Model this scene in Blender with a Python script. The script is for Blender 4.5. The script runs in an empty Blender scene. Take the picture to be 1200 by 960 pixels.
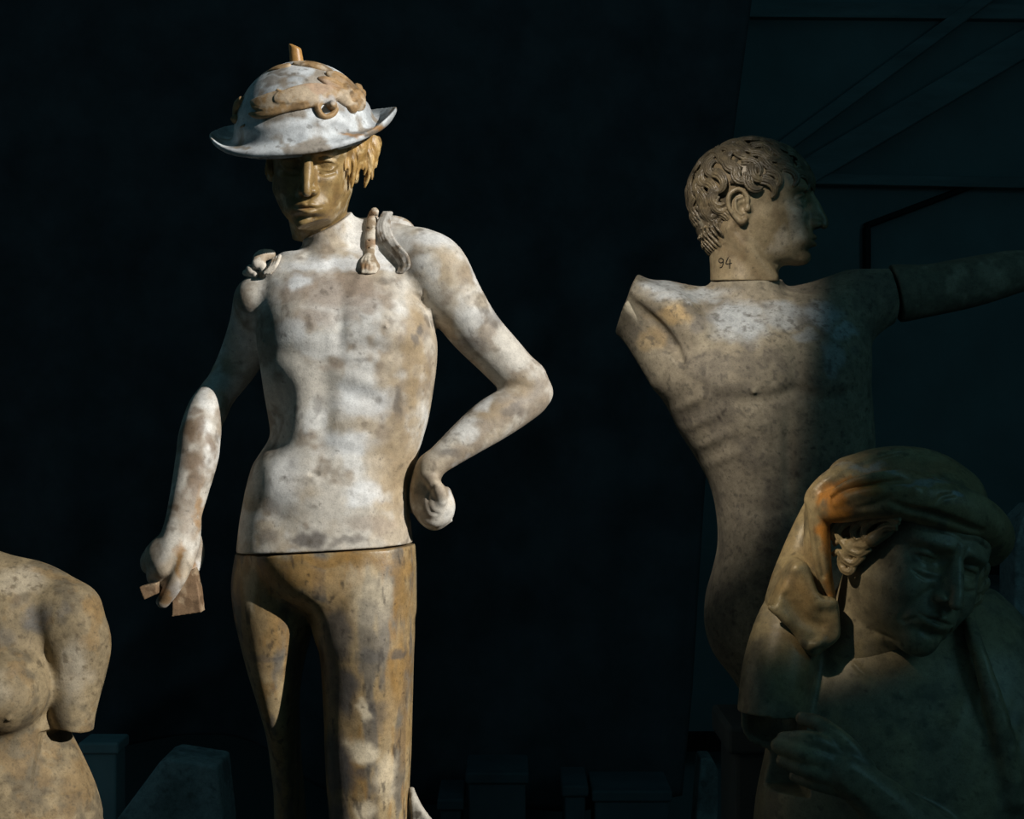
import bpy, bmesh, math, random
import numpy as np
from mathutils import Matrix, Vector, Euler

# ------------------------------------------------------------------ set-up
F = 1800.0            # focal length in pixels of the 1200 x 960 frame
ZC = 1.46             # camera height (m)
SC = bpy.context.scene
COL = SC.collection
R = math.radians
f4 = np.float32


def lin(c):
    return tuple(((x / 12.92) if x <= 0.04045 else ((x + 0.055) / 1.055) ** 2.4) for x in c)


def rgb(r, g, b):
    return lin((r / 255.0, g / 255.0, b / 255.0))


def sstep(a, b, x):
    t = np.clip((x - a) / (b - a), 0, 1)
    return t * t * (3 - 2 * t)


# ------------------------------------------------------------------ sculpting volume (signed distance field)
def spline(pts, n=6):
    P = np.array(pts, dtype=float)
    if len(P) < 3:
        t = np.linspace(0, 1, max(2, n))[:, None]
        return P[0] * (1 - t) + P[-1] * t
    Q = np.vstack([2 * P[0] - P[1], P, 2 * P[-1] - P[-2]])
    out = []
    for i in range(1, len(Q) - 2):
        p0, p1, p2, p3 = Q[i - 1], Q[i], Q[i + 1], Q[i + 2]
        for t in np.linspace(0, 1, n, endpoint=False):
            out.append(0.5 * ((2 * p1) + (-p0 + p2) * t + (2 * p0 - 5 * p1 + 4 * p2 - p3) * t * t + (-p0 + 3 * p1 - 3 * p2 + p3) * t ** 3))
    out.append(Q[-2])
    return np.array(out)


class Vol:
    """axes: u right, w towards the viewer, v up; lengths in pixels at the statue's own distance"""

    def __init__(s, lo, hi, h):
        s.lo = np.array(lo, float); s.h = h
        s.n = np.ceil((np.array(hi, float) - s.lo) / h).astype(int) + 1
        s.D = np.full(tuple(s.n), 500.0, dtype=f4)
        s.ax = [(s.lo[i] + h * np.arange(s.n[i])).astype(f4) for i in range(3)]

    def box(s, lo, hi):
        a = np.clip(np.floor((np.array(lo, float) - s.lo) / s.h).astype(int), 0, s.n)
        b = np.clip(np.ceil((np.array(hi, float) - s.lo) / s.h).astype(int) + 1, 0, s.n)
        if np.any(b <= a):
            return None, None
        sl = tuple(slice(a[i], b[i]) for i in range(3))
        X = s.ax[0][sl[0]][:, None, None]; Y = s.ax[1][sl[1]][None, :, None]; Z = s.ax[2][sl[2]][None, None, :]
        return sl, (X, Y, Z)

    def put(s, sl, d, k, op):
        a = s.D[sl]
        if op == 'add':
            if k > 0:
                h = np.maximum(k - np.abs(a - d), 0)
                s.D[sl] = np.minimum(a, d) - h * h / (4 * k)
            else:
                s.D[sl] = np.minimum(a, d)
        else:
            b = -d
            if k > 0:
                h = np.maximum(k - np.abs(a - b), 0)
                s.D[sl] = np.maximum(a, b) + h * h / (4 * k)
            else:
                s.D[sl] = np.maximum(a, b)

    def ell(s, c, r, k=6, rot=None, op='add'):
        c = np.array(c, float); r = np.array(r, float)
        m = max(r) if rot is not None else r
        pad = k + 3 * s.h
        sl, P = s.box(c - m - pad, c + m + pad)
        if sl is None: return
        x, y, z = P[0] - c[0], P[1] - c[1], P[2] - c[2]
        if rot is not None:
            M = np.array(Euler([R(q) for q in rot]).to_matrix().transposed())
            x, y, z = (M[0][0] * x + M[0][1] * y + M[0][2] * z, M[1][0] * x + M[1][1] * y + M[1][2] * z, M[2][0] * x + M[2][1] * y + M[2][2] * z)
        k0 = np.sqrt((x / r[0]) ** 2 + (y / r[1]) ** 2 + (z / r[2]) ** 2) + 1e-6
        k1 = np.sqrt((x / r[0] ** 2) ** 2 + (y / r[1] ** 2) ** 2 + (z / r[2] ** 2) ** 2) + 1e-6
        s.put(sl, (k0 * (k0 - 1) / k1).astype(f4), k, op)

    def tube(s, pts, k=4, n=5, op='add', flat=None):
        """tapered tube through (u, w, v, r) points; flat=(scale) squashes along w"""
        Q = spline(pts, n) if n > 1 else np.array(pts, float)
        rm = Q[:, 3].max(); pad = rm + k + 3 * s.h
        sl, P = s.box(Q[:, :3].min(0) - pad, Q[:, :3].max(0) + pad)
        if sl is None: return
        best = None
        fw = 1.0 if flat is None else flat
        for a, b in zip(Q[:-1], Q[1:]):
            ba = (b[:3] - a[:3]); ba[1] /= fw
            L2 = float(ba @ ba) + 1e-9
            x, y, z = P[0] - a[0], (P[1] - a[1]) / fw, P[2] - a[2]
            t = np.clip((x * ba[0] + y * ba[1] + z * ba[2]) / L2, 0, 1)
            d = np.sqrt((x - t * ba[0]) ** 2 + (y - t * ba[1]) ** 2 + (z - t * ba[2]) ** 2) - (a[3] + t * (b[3] - a[3]))
            best = d if best is None else np.minimum(best, d)
        s.put(sl, best.astype(f4), k, op)

    def loft(s, rows, k=8, n=2.3, op='add', cap=6.0):
        """rows: (v, uL, uR, w centre, half depth[, front factor]); horizontal superellipse sections"""
        A = np.array(sorted([(r_ + (1.0,))[:6] for r_ in rows]), float)
        v0, v1 = A[0, 0], A[-1, 0]
        pad = k + 4 * s.h
        sl, P = s.box((A[:, 1].min() - pad, (A[:, 3] - A[:, 4]).min() - pad, v0 - pad), (A[:, 2].max() + pad, (A[:, 3] + A[:, 4] * A[:, 5]).max() + pad, v1 + pad))
        if sl is None: return
        zz = np.clip(P[2].ravel(), v0, v1)
        S = spline(A, 8); S = S[np.argsort(S[:, 0])]
        col = [np.interp(zz, S[:, 0], S[:, i])[None, None, :].astype(f4) for i in (1, 2, 3, 4, 5)]
        a = np.maximum((col[1] - col[0]) / 2, 0.5); cu = (col[1] + col[0]) / 2
        x = np.abs(P[0] - cu) + 1e-3; yy = P[1] - col[2]
        b = np.where(yy > 0, col[3] * col[4], col[3]); y = np.abs(yy) + 1e-3
        q = ((x / a) ** n + (y / b) ** n) ** (1 / n)
        g = q ** (1 - n) * np.sqrt((x ** (n - 1) / a ** n) ** 2 + (y ** (n - 1) / b ** n) ** 2)
        d = np.clip((q - 1) / g, -60, 60)
        e = np.maximum(v0 - P[2], P[2] - v1)
        h = np.maximum(cap - np.abs(d - e), 0)
        d = np.maximum(d, e) + h * h / (4 * cap)
        s.put(sl, d.astype(f4), k, op)

    def bump(s, c, r, amp, rot=0.0):
        """raise (amp>0) or sink (amp<0) the surface with a soft bell; rot turns it in the picture plane"""
        c = np.array(c, float); r = np.array(r, float); m = np.array([max(r[0], r[2]) if rot else r[0], r[1], max(r[0], r[2]) if rot else r[2]])
        sl, P = s.box(c - 2.4 * m, c + 2.4 * m)
        if sl is None: return
        x, z = P[0] - c[0], P[2] - c[2]
        if rot:
            ca, sa = math.cos(R(rot)), math.sin(R(rot))
            x, z = ca * x - sa * z, sa * x + ca * z
        s.D[sl] -= (amp * np.exp(-(x / r[0]) ** 2 - ((P[1] - c[1]) / r[1]) ** 2 - (z / r[2]) ** 2)).astype(f4)

    def plane(s, p, nrm, k=1.0):
        """cut away everything on the side nrm points to"""
        nrm = np.array(nrm, float); nrm /= np.linalg.norm(nrm)
        X, Y, Z = s.ax[0][:, None, None], s.ax[1][None, :, None], s.ax[2][None, None, :]
        d = ((X - p[0]) * nrm[0] + (Y - p[1]) * nrm[1] + (Z - p[2]) * nrm[2]).astype(f4)
        h = np.maximum(k - np.abs(s.D - d), 0)
        s.D = np.maximum(s.D, d) + h * h / (4 * k)

    def front(s, u, v):
        """depth w of the surface towards the viewer at (u, v)"""
        i = int(np.clip(round((u - s.lo[0]) / s.h), 0, s.n[0] - 1)); k = int(np.clip(round((v - s.lo[2]) / s.h), 0, s.n[2] - 1))
        c = s.D[i, :, k]; ins = np.nonzero(c < 0)[0]
        if len(ins) == 0: return 0.0
        j = ins[-1]
        if j + 1 >= len(c): return float(s.ax[1][j])
        return float(s.ax[1][j] + s.h * c[j] / (c[j] - c[j + 1]))

    def mesh(s, smooth=1):
        D = s.D
        for ax in range(3):
            for e in (0, -1):
                ix = [slice(None)] * 3; ix[ax] = e
                D[tuple(ix)] = np.maximum(D[tuple(ix)], 0.6 * s.h)
        S = D < 0
        c = np.zeros(tuple(s.n - 1), np.uint8)
        for a in (0, 1):
            for b in (0, 1):
                for e in (0, 1):
                    c += S[a:s.n[0] - 1 + a, b:s.n[1] - 1 + b, e:s.n[2] - 1 + e]
        I, J, K = np.nonzero((c > 0) & (c < 8))
        idx = np.full(c.shape, -1, np.int32); idx[I, J, K] = np.arange(len(I))
        cor = {(a, b, e): D[I + a, J + b, K + e] for a in (0, 1) for b in (0, 1) for e in (0, 1)}
        acc = np.zeros((len(I), 3)); cnt = np.zeros(len(I))
        for p in cor:
            for ax in range(3):
                if p[ax] == 0:
                    q = list(p); q[ax] = 1
                    d0, d1 = cor[p], cor[tuple(q)]
                    m = (d0 < 0) != (d1 < 0)
                    t = np.where(m, d0 / np.where(m, d0 - d1, 1), 0)
                    for ay in range(3):
                        acc[:, ay] += m * (p[ay] + (t if ay == ax else 0))
                    cnt += m
        V = acc / cnt[:, None] + np.stack([I, J, K], 1)
        quads = []
        for ax in range(3):
            b, e = (ax + 1) % 3, (ax + 2) % 3
            lo_ = [slice(None)] * 3; hi_ = [slice(None)] * 3
            lo_[ax] = slice(0, -1); hi_[ax] = slice(1, None)
            for o in (b, e):
                lo_[o] = slice(1, -1); hi_[o] = slice(1, -1)
            A, B = S[tuple(lo_)], S[tuple(hi_)]
            G = np.nonzero(A != B)
            if len(G[0]) == 0: continue
            g = [None] * 3
            g[ax] = G[ax]; g[b] = G[b] + 1; g[e] = G[e] + 1
            def cell(db, de):
                w = [None] * 3; w[ax] = g[ax]; w[b] = g[b] + db; w[e] = g[e] + de
                return idx[w[0], w[1], w[2]]
            q = np.stack([cell(-1, -1), cell(0, -1), cell(0, 0), cell(-1, 0)], 1)
            flip = ~A[G]
            q[flip] = q[flip][:, ::-1]
            quads.append(q)
        Qd = np.concatenate(quads)
        for _ in range(smooth):
            su = np.zeros_like(V); cn = np.zeros(len(V))
            for i in range(4):
                for j in (1, 3):
                    o = Qd[:, (i + j) % 4]
                    for ay in range(3):
                        su[:, ay] += np.bincount(Qd[:, i], V[o, ay], len(V))
                    cn += np.bincount(Qd[:, i], minlength=len(V))
            V = 0.5 * V + 0.5 * su / np.maximum(cn, 1)[:, None]
        return s.lo + V * s.h, Qd[:, ::-1]      # reversed: w points the other way from world Y


# ------------------------------------------------------------------ patina noise
_rs = np.random.RandomState(7)
_LAT = _rs.rand(32, 32, 32)


def vnoise(P):
    i = np.floor(P).astype(int); t = P - i; t = t * t * (3 - 2 * t)
    out = 0
    for a in (0, 1):
        for b in (0, 1):
            for e in (0, 1):
                w = (t[:, 0] if a else 1 - t[:, 0]) * (t[:, 1] if b else 1 - t[:, 1]) * (t[:, 2] if e else 1 - t[:, 2])
                out = out + w * _LAT[(i[:, 0] + a) % 32, (i[:, 1] + b) % 32, (i[:, 2] + e) % 32]
    return out


def fbm(P, octv=4):
    a, s_, o = 0.5, 0, 0
    for q in range(octv):
        o = o + a * vnoise(P * 2 ** q + 7.3 * q); s_ += a; a *= 0.55
    return o / s_


def patina(P, base, layers):
    """P: (n,3) local u,w,v of the surface points.  Worn paint, dirt, rust and dust of the plaster, each with its own shape."""
    C = np.tile(np.array(base, float), (len(P), 1))
    wx = (fbm(P / 22.0 + 3.1) - 0.5); wz = (fbm(P / 22.0 + 11.7) - 0.5)
    for L in layers:
        if L[0] == 'noise':
            _, col, size, lo, hi, amt = L[:6]
            st = np.array(L[6]) if len(L) > 6 else np.ones(3)
            m = sstep(lo, hi, fbm(P / (size * st) + 5.7 * len(L) + size)) * amt
        else:                                    # blobs: (px, py, rx, ry, amount)
            _, col, blobs = L[:3]
            m = np.zeros(len(P))
            for (px, py, rx, ry, am) in blobs:
                du = (P[:, 0] - (px - 600) + 26 * wx) / rx; dv = (P[:, 2] - (480 - py) + 26 * wz) / ry
                m = np.maximum(m, am * sstep(1.25, 0.45, np.sqrt(du * du + dv * dv)))
        C = C * (1 - m[:, None]) + np.array(col)[None, :] * m[:, None]
    return C


# ------------------------------------------------------------------ objects
def mesh_obj(name, V, Fc, mat, parent=None, col=None, smooth=True):
    me = bpy.data.meshes.new(name)
    V = np.asarray(V, dtype=f4); Fc = np.asarray(Fc, dtype=np.int32)
    n = Fc.shape[1]
    me.vertices.add(len(V)); me.vertices.foreach_set('co', V.ravel())
    me.loops.add(Fc.size); me.loops.foreach_set('vertex_index', Fc.ravel())
    me.polygons.add(len(Fc)); me.polygons.foreach_set('loop_start', np.arange(0, Fc.size, n, dtype=np.int32))
    me.polygons.foreach_set('use_smooth', np.full(len(Fc), smooth))
    me.update(calc_edges=True)
    if col is not None:
        at = me.color_attributes.new('patina', 'FLOAT_COLOR', 'POINT')
        at.data.foreach_set('color', np.concatenate([col, np.ones((len(col), 1))], 1).astype(f4).ravel())
    me.materials.append(mat)
    o = bpy.data.objects.new(name, me); COL.objects.link(o)
    if parent is not None: o.parent = parent
    return o


def thing(name, label, cat, loc, group=None):
    o = bpy.data.objects.new(name, None); o.empty_display_size = 0.1
    COL.objects.link(o); o.location = loc; tag(o, label, cat, group)
    return o


def tag(o, label, cat, group=None):
    o['label'] = label; o['category'] = cat
    if group: o['group'] = group
    return o


class Place:
    """a statue's own distance Y0: turns picture positions into its local lengths, and those into metres"""

    def __init__(s, Y0):
        s.Y0 = Y0; s.s = F / Y0

    def p(s, px, py, w=0.0, *r):
        q = 1 - w / F
        return ((px - 600) * q, w, (480 - py) * q) + r

    def pts(s, L):
        return [s.p(*a) for a in L]

    def on(s, V, L):
        """(px, py, r[, lift]) -> points lying on the front surface of V"""
        out = []
        for a in L:
            w = 0.0
            for _ in range(3):
                q = 1 - w / F; w = V.front((a[0] - 600) * q, (480 - a[1]) * q)
            w += a[3] if len(a) > 3 else 0.0
            out.append(s.p(a[0], a[1], w, a[2]))
        return out

    def rows(s, L):
        out = []
        for r_ in L:
            py, xl, xr, w, d = r_[:5]
            q = 1 - w / F
            out.append(((480 - py) * q, (xl - 600) * q, (xr - 600) * q, w, d) + tuple(r_[5:6]))
        return out

    def world(s, V):
        return np.stack([V[:, 0] / s.s, s.Y0 - V[:, 1] / s.s, ZC + V[:, 2] / s.s], 1)

    def build(s, name, vol, mat, root, base, layers, smooth=1, M=None):
        V, Q = vol.mesh(smooth)
        if M is not None:                        # M = (rotation 3x3 numpy, offset, scale) for a piece modelled in its own frame
            rot, off, sc = M
            V = (V * sc) @ rot.T + np.array(off)
        c = patina(V, base, layers)
        W = s.world(V) - np.array(root.location)
        return mesh_obj(name, W, Q, mat, root, c)


def turn(yaw, pitch, roll):
    """yaw + = face to the viewer's right, pitch + = face down, roll + = crown to the viewer's right; in u,w,v axes"""
    Mw = np.array((Matrix.Rotation(R(roll), 3, 'Y') @ Matrix.Rotation(R(yaw), 3, 'Z') @ Matrix.Rotation(R(pitch), 3, 'X')))
    S = np.diag([1, -1, 1])
    return S @ Mw @ S
# ------------------------------------------------------------------ heads (own frame: u right, w forwards out of the face, v up, 150 units tall)
def head_vol(h=1.2, wid=0.9, jaw=1.0, nose=1.0, eye_open=1.0, old=0.0, full=1.0, ears=True, ear_at=(0, 0), mouth=1.0, brow=1.0, grow=(0, 0, 0)):
    V = Vol((-72 - grow[0], -92 - grow[1], -96 - grow[2]), (72 + grow[0], 100, 92), h)
    W = wid
    V.ell((0, -14, 24), (57 * W, 70, 52), 6)
    rows = [(44, 52, 54), (30, 54, 60), (16, 53.5, 61), (4, 52, 59), (-8, 51.5, 59.5), (-20, 50, 60), (-32, 46.5 * jaw, 60.5), (-44, 42.5 * jaw, 60), (-55, 37.5 * jaw, 58.5), (-64, 30.5 * jaw, 56.5), (-71, 22 * jaw, 52), (-76, 12 * jaw, 45)]
    V.loft([(v, -a * W, a * W, 0, 34 + 0.45 * max(0, v + 20), b / (34 + 0.45 * max(0, v + 20))) for v, a, b in rows], 10, 2.4, cap=8)
    V.ell((0, -6, -22), (44 * W * jaw, 46, 34), 14)
    # brow, sockets, cheeks
    for s in (-1, 1):
        V.bump((s * 20 * W, 54, 15), (18, 16, 6), 2.6 * brow, s * -6)
        V.bump((s * 21.5 * W, 58, 2), (15, 18, 10), -9.0)
        V.bump((s * 10.5, 60, 4), (5, 14, 9), -4.5)
        V.bump((s * 33 * W, 46, -16), (13, 16, 11), 2.6 * full)
        V.bump((s * 36 * W, 44, -40), (14, 20, 12), -2.0 + 2.0 * old)
        ex, ey, ez = s * 22 * W, 39.5, 2.0
        V.ell((ex, ey, ez), (13.2, 12.6, 11.8), 2.5)
        up = [(ex - 12.5, ey + 4.5, ez + 0.3, 1.8), (ex - 7, ey + 10.6, ez + 4.2 * eye_open, 2.2), (ex, ey + 12.6, ez + 5.2 * eye_open, 2.4), (ex + 7, ey + 10.6, ez + 4.2 * eye_open, 2.2), (ex + 12.5, ey + 4.5, ez + 0.3, 1.8)]
        V.tube(up, 1.6, 4)
        lo_ = [(ex - 12, ey + 4.5, ez - 1.2, 1.5), (ex - 6.5, ey + 10.5, ez - 5.6, 1.8), (ex, ey + 12.0, ez - 6.6, 1.9), (ex + 6.5, ey + 10.5, ez - 5.6, 1.8), (ex + 12, ey + 4.5, ez - 1.2, 1.5)]
        V.tube(lo_, 2.0, 4)
        V.tube([(a, b + 1.2, e_ - 2.6, 0.9) for a, b, e_, r_ in up[1:4]], 0.8, 4, 'cut'); V.tube([(a, b + 1.0, e_ + 2.0, 0.7) for a, b, e_, r_ in lo_[1:4]], 0.8, 4, 'cut')
        V.tube([(ex - s * 7, ey + 14, ez - 10.5, 0.8), (ex, ey + 15, ez - 11.5, 1.1), (ex + s * 11, ey + 8, ez - 9, 0.9)], 3, 4, 'cut')
        V.tube([(ex - s * 7, ey + 13.6, ez + 8.4, 0.9), (ex, ey + 15.6, ez + 9.6, 1.4), (ex + s * 12, ey + 8, ez + 6.6, 1.0)], 1.8, 5, 'cut')
    # nose
    V.tube([(0, 57, 17, 6), (0, 64, 4, 5), (0, 70 + 1 * nose, -8, 5), (0, 74 + 4 * nose, -19, 5.4), (0, 75 + 5 * nose, -27, 5.6)], 5, 5)
    V.ell((0, 62, -14), (8.5, 12, 19), 6)
    for s in (-1, 1):
        V.ell((s * 7.6, 66, -26.5), (4.6, 10, 5.0), 4)
        V.tube([(s * 17, 61, -26, 1.0), (s * 15.5, 62.5, -32, 1.0)], 3, 3, 'cut')
        V.ell((s * 5.0, 73, -33.5), (3.0, 4.6, 3.2), 2, op='cut')
    # mouth
    Mo = lambda L: [(a * mouth, b, e_, r_) for a, b, e_, r_ in L]
    V.ell((0, 50, -46), (23, 16.5, 15), 10)
    V.tube(Mo([(-18, 57.5, -46, 1.2), (-10, 63.6, -44.0, 2.4), (-4, 66.4, -42.2, 2.9), (0, 66.2, -43.2, 2.6), (4, 66.4, -42.2, 2.9), (10, 63.6, -44.0, 2.4), (18, 57.5, -46, 1.2)]), 2.5, 4)
    V.tube(Mo([(-14, 58.5, -48.6, 1.4), (-7, 63.6, -50.6, 3.3), (0, 65.4, -51.4, 4.0), (7, 63.6, -50.6, 3.3), (14, 58.5, -48.6, 1.4)]), 2.5, 4)
    V.tube([(u_ * mouth, V.front(u_ * mouth, v_) + 0.2, v_, r_) for u_, v_, r_ in ((-19, -45.6, 0.9), (-14, -46.4, 1.2), (-10, -46.9, 1.3), (-4, -46.4, 1.3), (0, -47, 1.3), (4, -46.4, 1.3), (10, -46.9, 1.3), (14, -46.4, 1.2), (19, -45.6, 0.9))], 1.4, 3, 'cut')
    V.bump((0, 66, -35.5), (3.2, 12, 4), -1.6)
    V.bump((0, 62, -58.5), (13, 14, 4.5), -4.4)
    V.ell((0, 50, -67), (13.5 * jaw, 12, 9.5), 8)
    if ears:
        for s in (-1, 1):
            c = s * 51.5 * W; dw, dv = ear_at; E = lambda L: [(a, b + dw, e_ + dv, r_) for a, b, e_, r_ in L]
            V.ell((c, -12 + dw, -2 + dv), (5.5, 15, 21), 4)
            e = c + s * 5.0
            V.tube(E([(e, -2, -2, 2.6), (e + s * 1.5, -2.5, 10, 3.0), (e + s * 3, -12, 18.5, 3.2), (e + s * 4.5, -23, 12, 3.2), (e + s * 4, -24, -2, 3.0), (e + s * 2, -17, -14, 3.0), (e, -9, -21, 4.2), (e - s * 1, -5, -18, 3.6)]), 2, 4)
            V.tube(E([(e, -9, 9, 1.8), (e + s * 1.5, -16, 5, 2.2), (e + s * 1.0, -15, -6, 2.2), (e, -9, -12, 2.0)]), 2, 4)
            V.ell((e + s * 2, -8 + dw, -4 + dv), (6, 5, 6.5), 3, op='cut')
            V.tube(E([(e + s * 4, -10, 13, 1.6), (e + s * 5, -19, 8, 1.8), (e + s * 5, -19, -4, 1.5)]), 2, 4, 'cut')
            V.ell((e, -2 + dw, -5 + dv), (3.5, 4, 4.5), 2)
    if old:
        on = lambda L: [(a, V.front(a, b) + (e[0] if e else 0), b, r_) for a, b, r_, *e in L]
        for s in (-1, 1):
            ex = s * 22 * W
            V.bump((s * 31 * W, 54, -27), (13, 16, 13), 5.0 * old)
            V.bump((ex, 55, -9), (12, 12, 3.5), 2.6 * old)
            V.bump((s * 13 * W, 62, 17), (9, 14, 5), 3.4 * old, s * 14)
            V.bump((s * 30 * W, 55, 13), (10, 14, 6), 3.0 * old)
            V.tube(on([(s * 13, -22, 1.2), (s * 19, -29, 2.0), (s * 24, -39, 2.2), (s * 27, -49, 1.6), (s * 26, -56, 1.0)]), 4, 4, 'cut')
            V.tube(on([(ex - 12, -12, 0.8), (ex, -15, 1.4), (ex + 12, -11, 0.8)]), 3, 4, 'cut')
            V.tube(on([(s * 19, -50, 0.9), (s * 23, -57, 1.4)]), 3, 3, 'cut')
            V.tube(on([(s * 3.4, 12, 0.7), (s * 4.5, 21, 0.8)]), 2, 3, 'cut')
        for zz in (28, 37):
            V.tube(on([(-32 * W, zz - 3, 0.7), (-12, zz + 1, 1.1), (0, zz - 1.5, 1.0), (12, zz + 1, 1.1), (32 * W, zz - 3, 0.7)]), 3, 4, 'cut')
        V.bump((0, 40, -80), (26, 26, 10), 6 * old)
    return V
# ------------------------------------------------------------------ materials
def nd(nt, t, **kw):
    n = nt.nodes.new(t)
    for k, v in kw.items():
        if k in n.inputs: n.inputs[k].default_value = v
        else: setattr(n, k, v)
    return n


def plaster(name, rough=0.62, spec=0.4, grain=0.25, bump=0.25, coat=0.0, scale=1.0):
    m = bpy.data.materials.new(name); m.use_nodes = True
    nt = m.node_tree; b = nt.nodes['Principled BSDF']; L = nt.links.new
    tc = nd(nt, 'ShaderNodeTexCoord')
    at = nd(nt, 'ShaderNodeAttribute', attribute_name='patina')
    n1 = nd(nt, 'ShaderNodeTexNoise', Scale=70.0 * scale, Detail=8.0, Roughness=0.65)
    n2 = nd(nt, 'ShaderNodeTexNoise', Scale=430.0 * scale, Detail=3.0, Roughness=0.6)
    L(tc.outputs['Object'], n1.inputs['Vector']); L(tc.outputs['Object'], n2.inputs['Vector'])
    r1 = nd(nt, 'ShaderNodeMapRange'); r1.inputs['From Min'].default_value = 0.3; r1.inputs['From Max'].default_value = 0.7
    r1.inputs['To Min'].default_value = 1 - grain; r1.inputs['To Max'].default_value = 1 + grain * 0.6
    r2 = nd(nt, 'ShaderNodeMapRange'); r2.inputs['From Min'].default_value = 0.25; r2.inputs['From Max'].default_value = 0.5
    r2.inputs['To Min'].default_value = 1 - grain * 1.1; r2.inputs['To Max'].default_value = 1.0
    L(n1.outputs['Fac'], r1.inputs['Value']); L(n2.outputs['Fac'], r2.inputs['Value'])
    mu = nd(nt, 'ShaderNodeMath', operation='MULTIPLY'); L(r1.outputs[0], mu.inputs[0]); L(r2.outputs[0], mu.inputs[1])
    vm = nd(nt, 'ShaderNodeVectorMath', operation='SCALE'); L(at.outputs['Color'], vm.inputs[0]); L(mu.outputs[0], vm.inputs['Scale'])
    L(vm.outputs[0], b.inputs['Base Color'])
    b.inputs['Roughness'].default_value = rough; b.inputs['Specular IOR Level'].default_value = spec
    b.inputs['Coat Weight'].default_value = coat; b.inputs['Coat Roughness'].default_value = 0.3
    ad = nd(nt, 'ShaderNodeMath', operation='ADD'); L(n1.outputs['Fac'], ad.inputs[0])
    m3 = nd(nt, 'ShaderNodeMath', operation='MULTIPLY'); m3.inputs[1].default_value = 0.35; L(n2.outputs['Fac'], m3.inputs[0]); L(m3.outputs[0], ad.inputs[1])
    bp = nd(nt, 'ShaderNodeBump', Strength=bump, Distance=0.0025); L(ad.outputs[0], bp.inputs['Height']); L(bp.outputs[0], b.inputs['Normal'])
    return m


def flat_mat(name, col, rough=0.8, spec=0.2, var=0.3, scale=12.0, stretch=(1, 1, 1)):
    m = bpy.data.materials.new(name); m.use_nodes = True
    nt = m.node_tree; b = nt.nodes['Principled BSDF']; L = nt.links.new
    tc = nd(nt, 'ShaderNodeTexCoord'); mp = nd(nt, 'ShaderNodeMapping'); mp.inputs['Scale'].default_value = stretch
    n1 = nd(nt, 'ShaderNodeTexNoise', Scale=scale, Detail=6.0, Roughness=0.6)
    L(tc.outputs['Object'], mp.inputs['Vector']); L(mp.outputs[0], n1.inputs['Vector'])
    r1 = nd(nt, 'ShaderNodeMapRange'); r1.inputs['From Min'].default_value = 0.3; r1.inputs['From Max'].default_value = 0.7
    r1.inputs['To Min'].default_value = 1 - var; r1.inputs['To Max'].default_value = 1 + var
    L(n1.outputs['Fac'], r1.inputs['Value'])
    vm = nd(nt, 'ShaderNodeVectorMath', operation='SCALE'); vm.inputs[0].default_value = col; L(r1.outputs[0], vm.inputs['Scale'])
    L(vm.outputs[0], b.inputs['Base Color'])
    b.inputs['Roughness'].default_value = rough; b.inputs['Specular IOR Level'].default_value = spec
    return m


M_PLASTER = plaster('worn_plaster', 0.6, 0.35)
M_WAXED = plaster('waxed_plaster', 0.42, 0.45, 0.3, 0.2)
M_ROUGH = plaster('dusty_plaster', 0.75, 0.25, 0.3, 0.3)
WHITE = rgb(214, 210, 202); TAN = rgb(186, 164, 130); OCHRE = rgb(176, 136, 78); GREY = rgb(128, 122, 114); DARK = rgb(62, 58, 54); DUST = rgb(205, 210, 214)
M_INK = plaster('black_ink', 0.7, 0.2, 0.1, 0.0)
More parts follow.
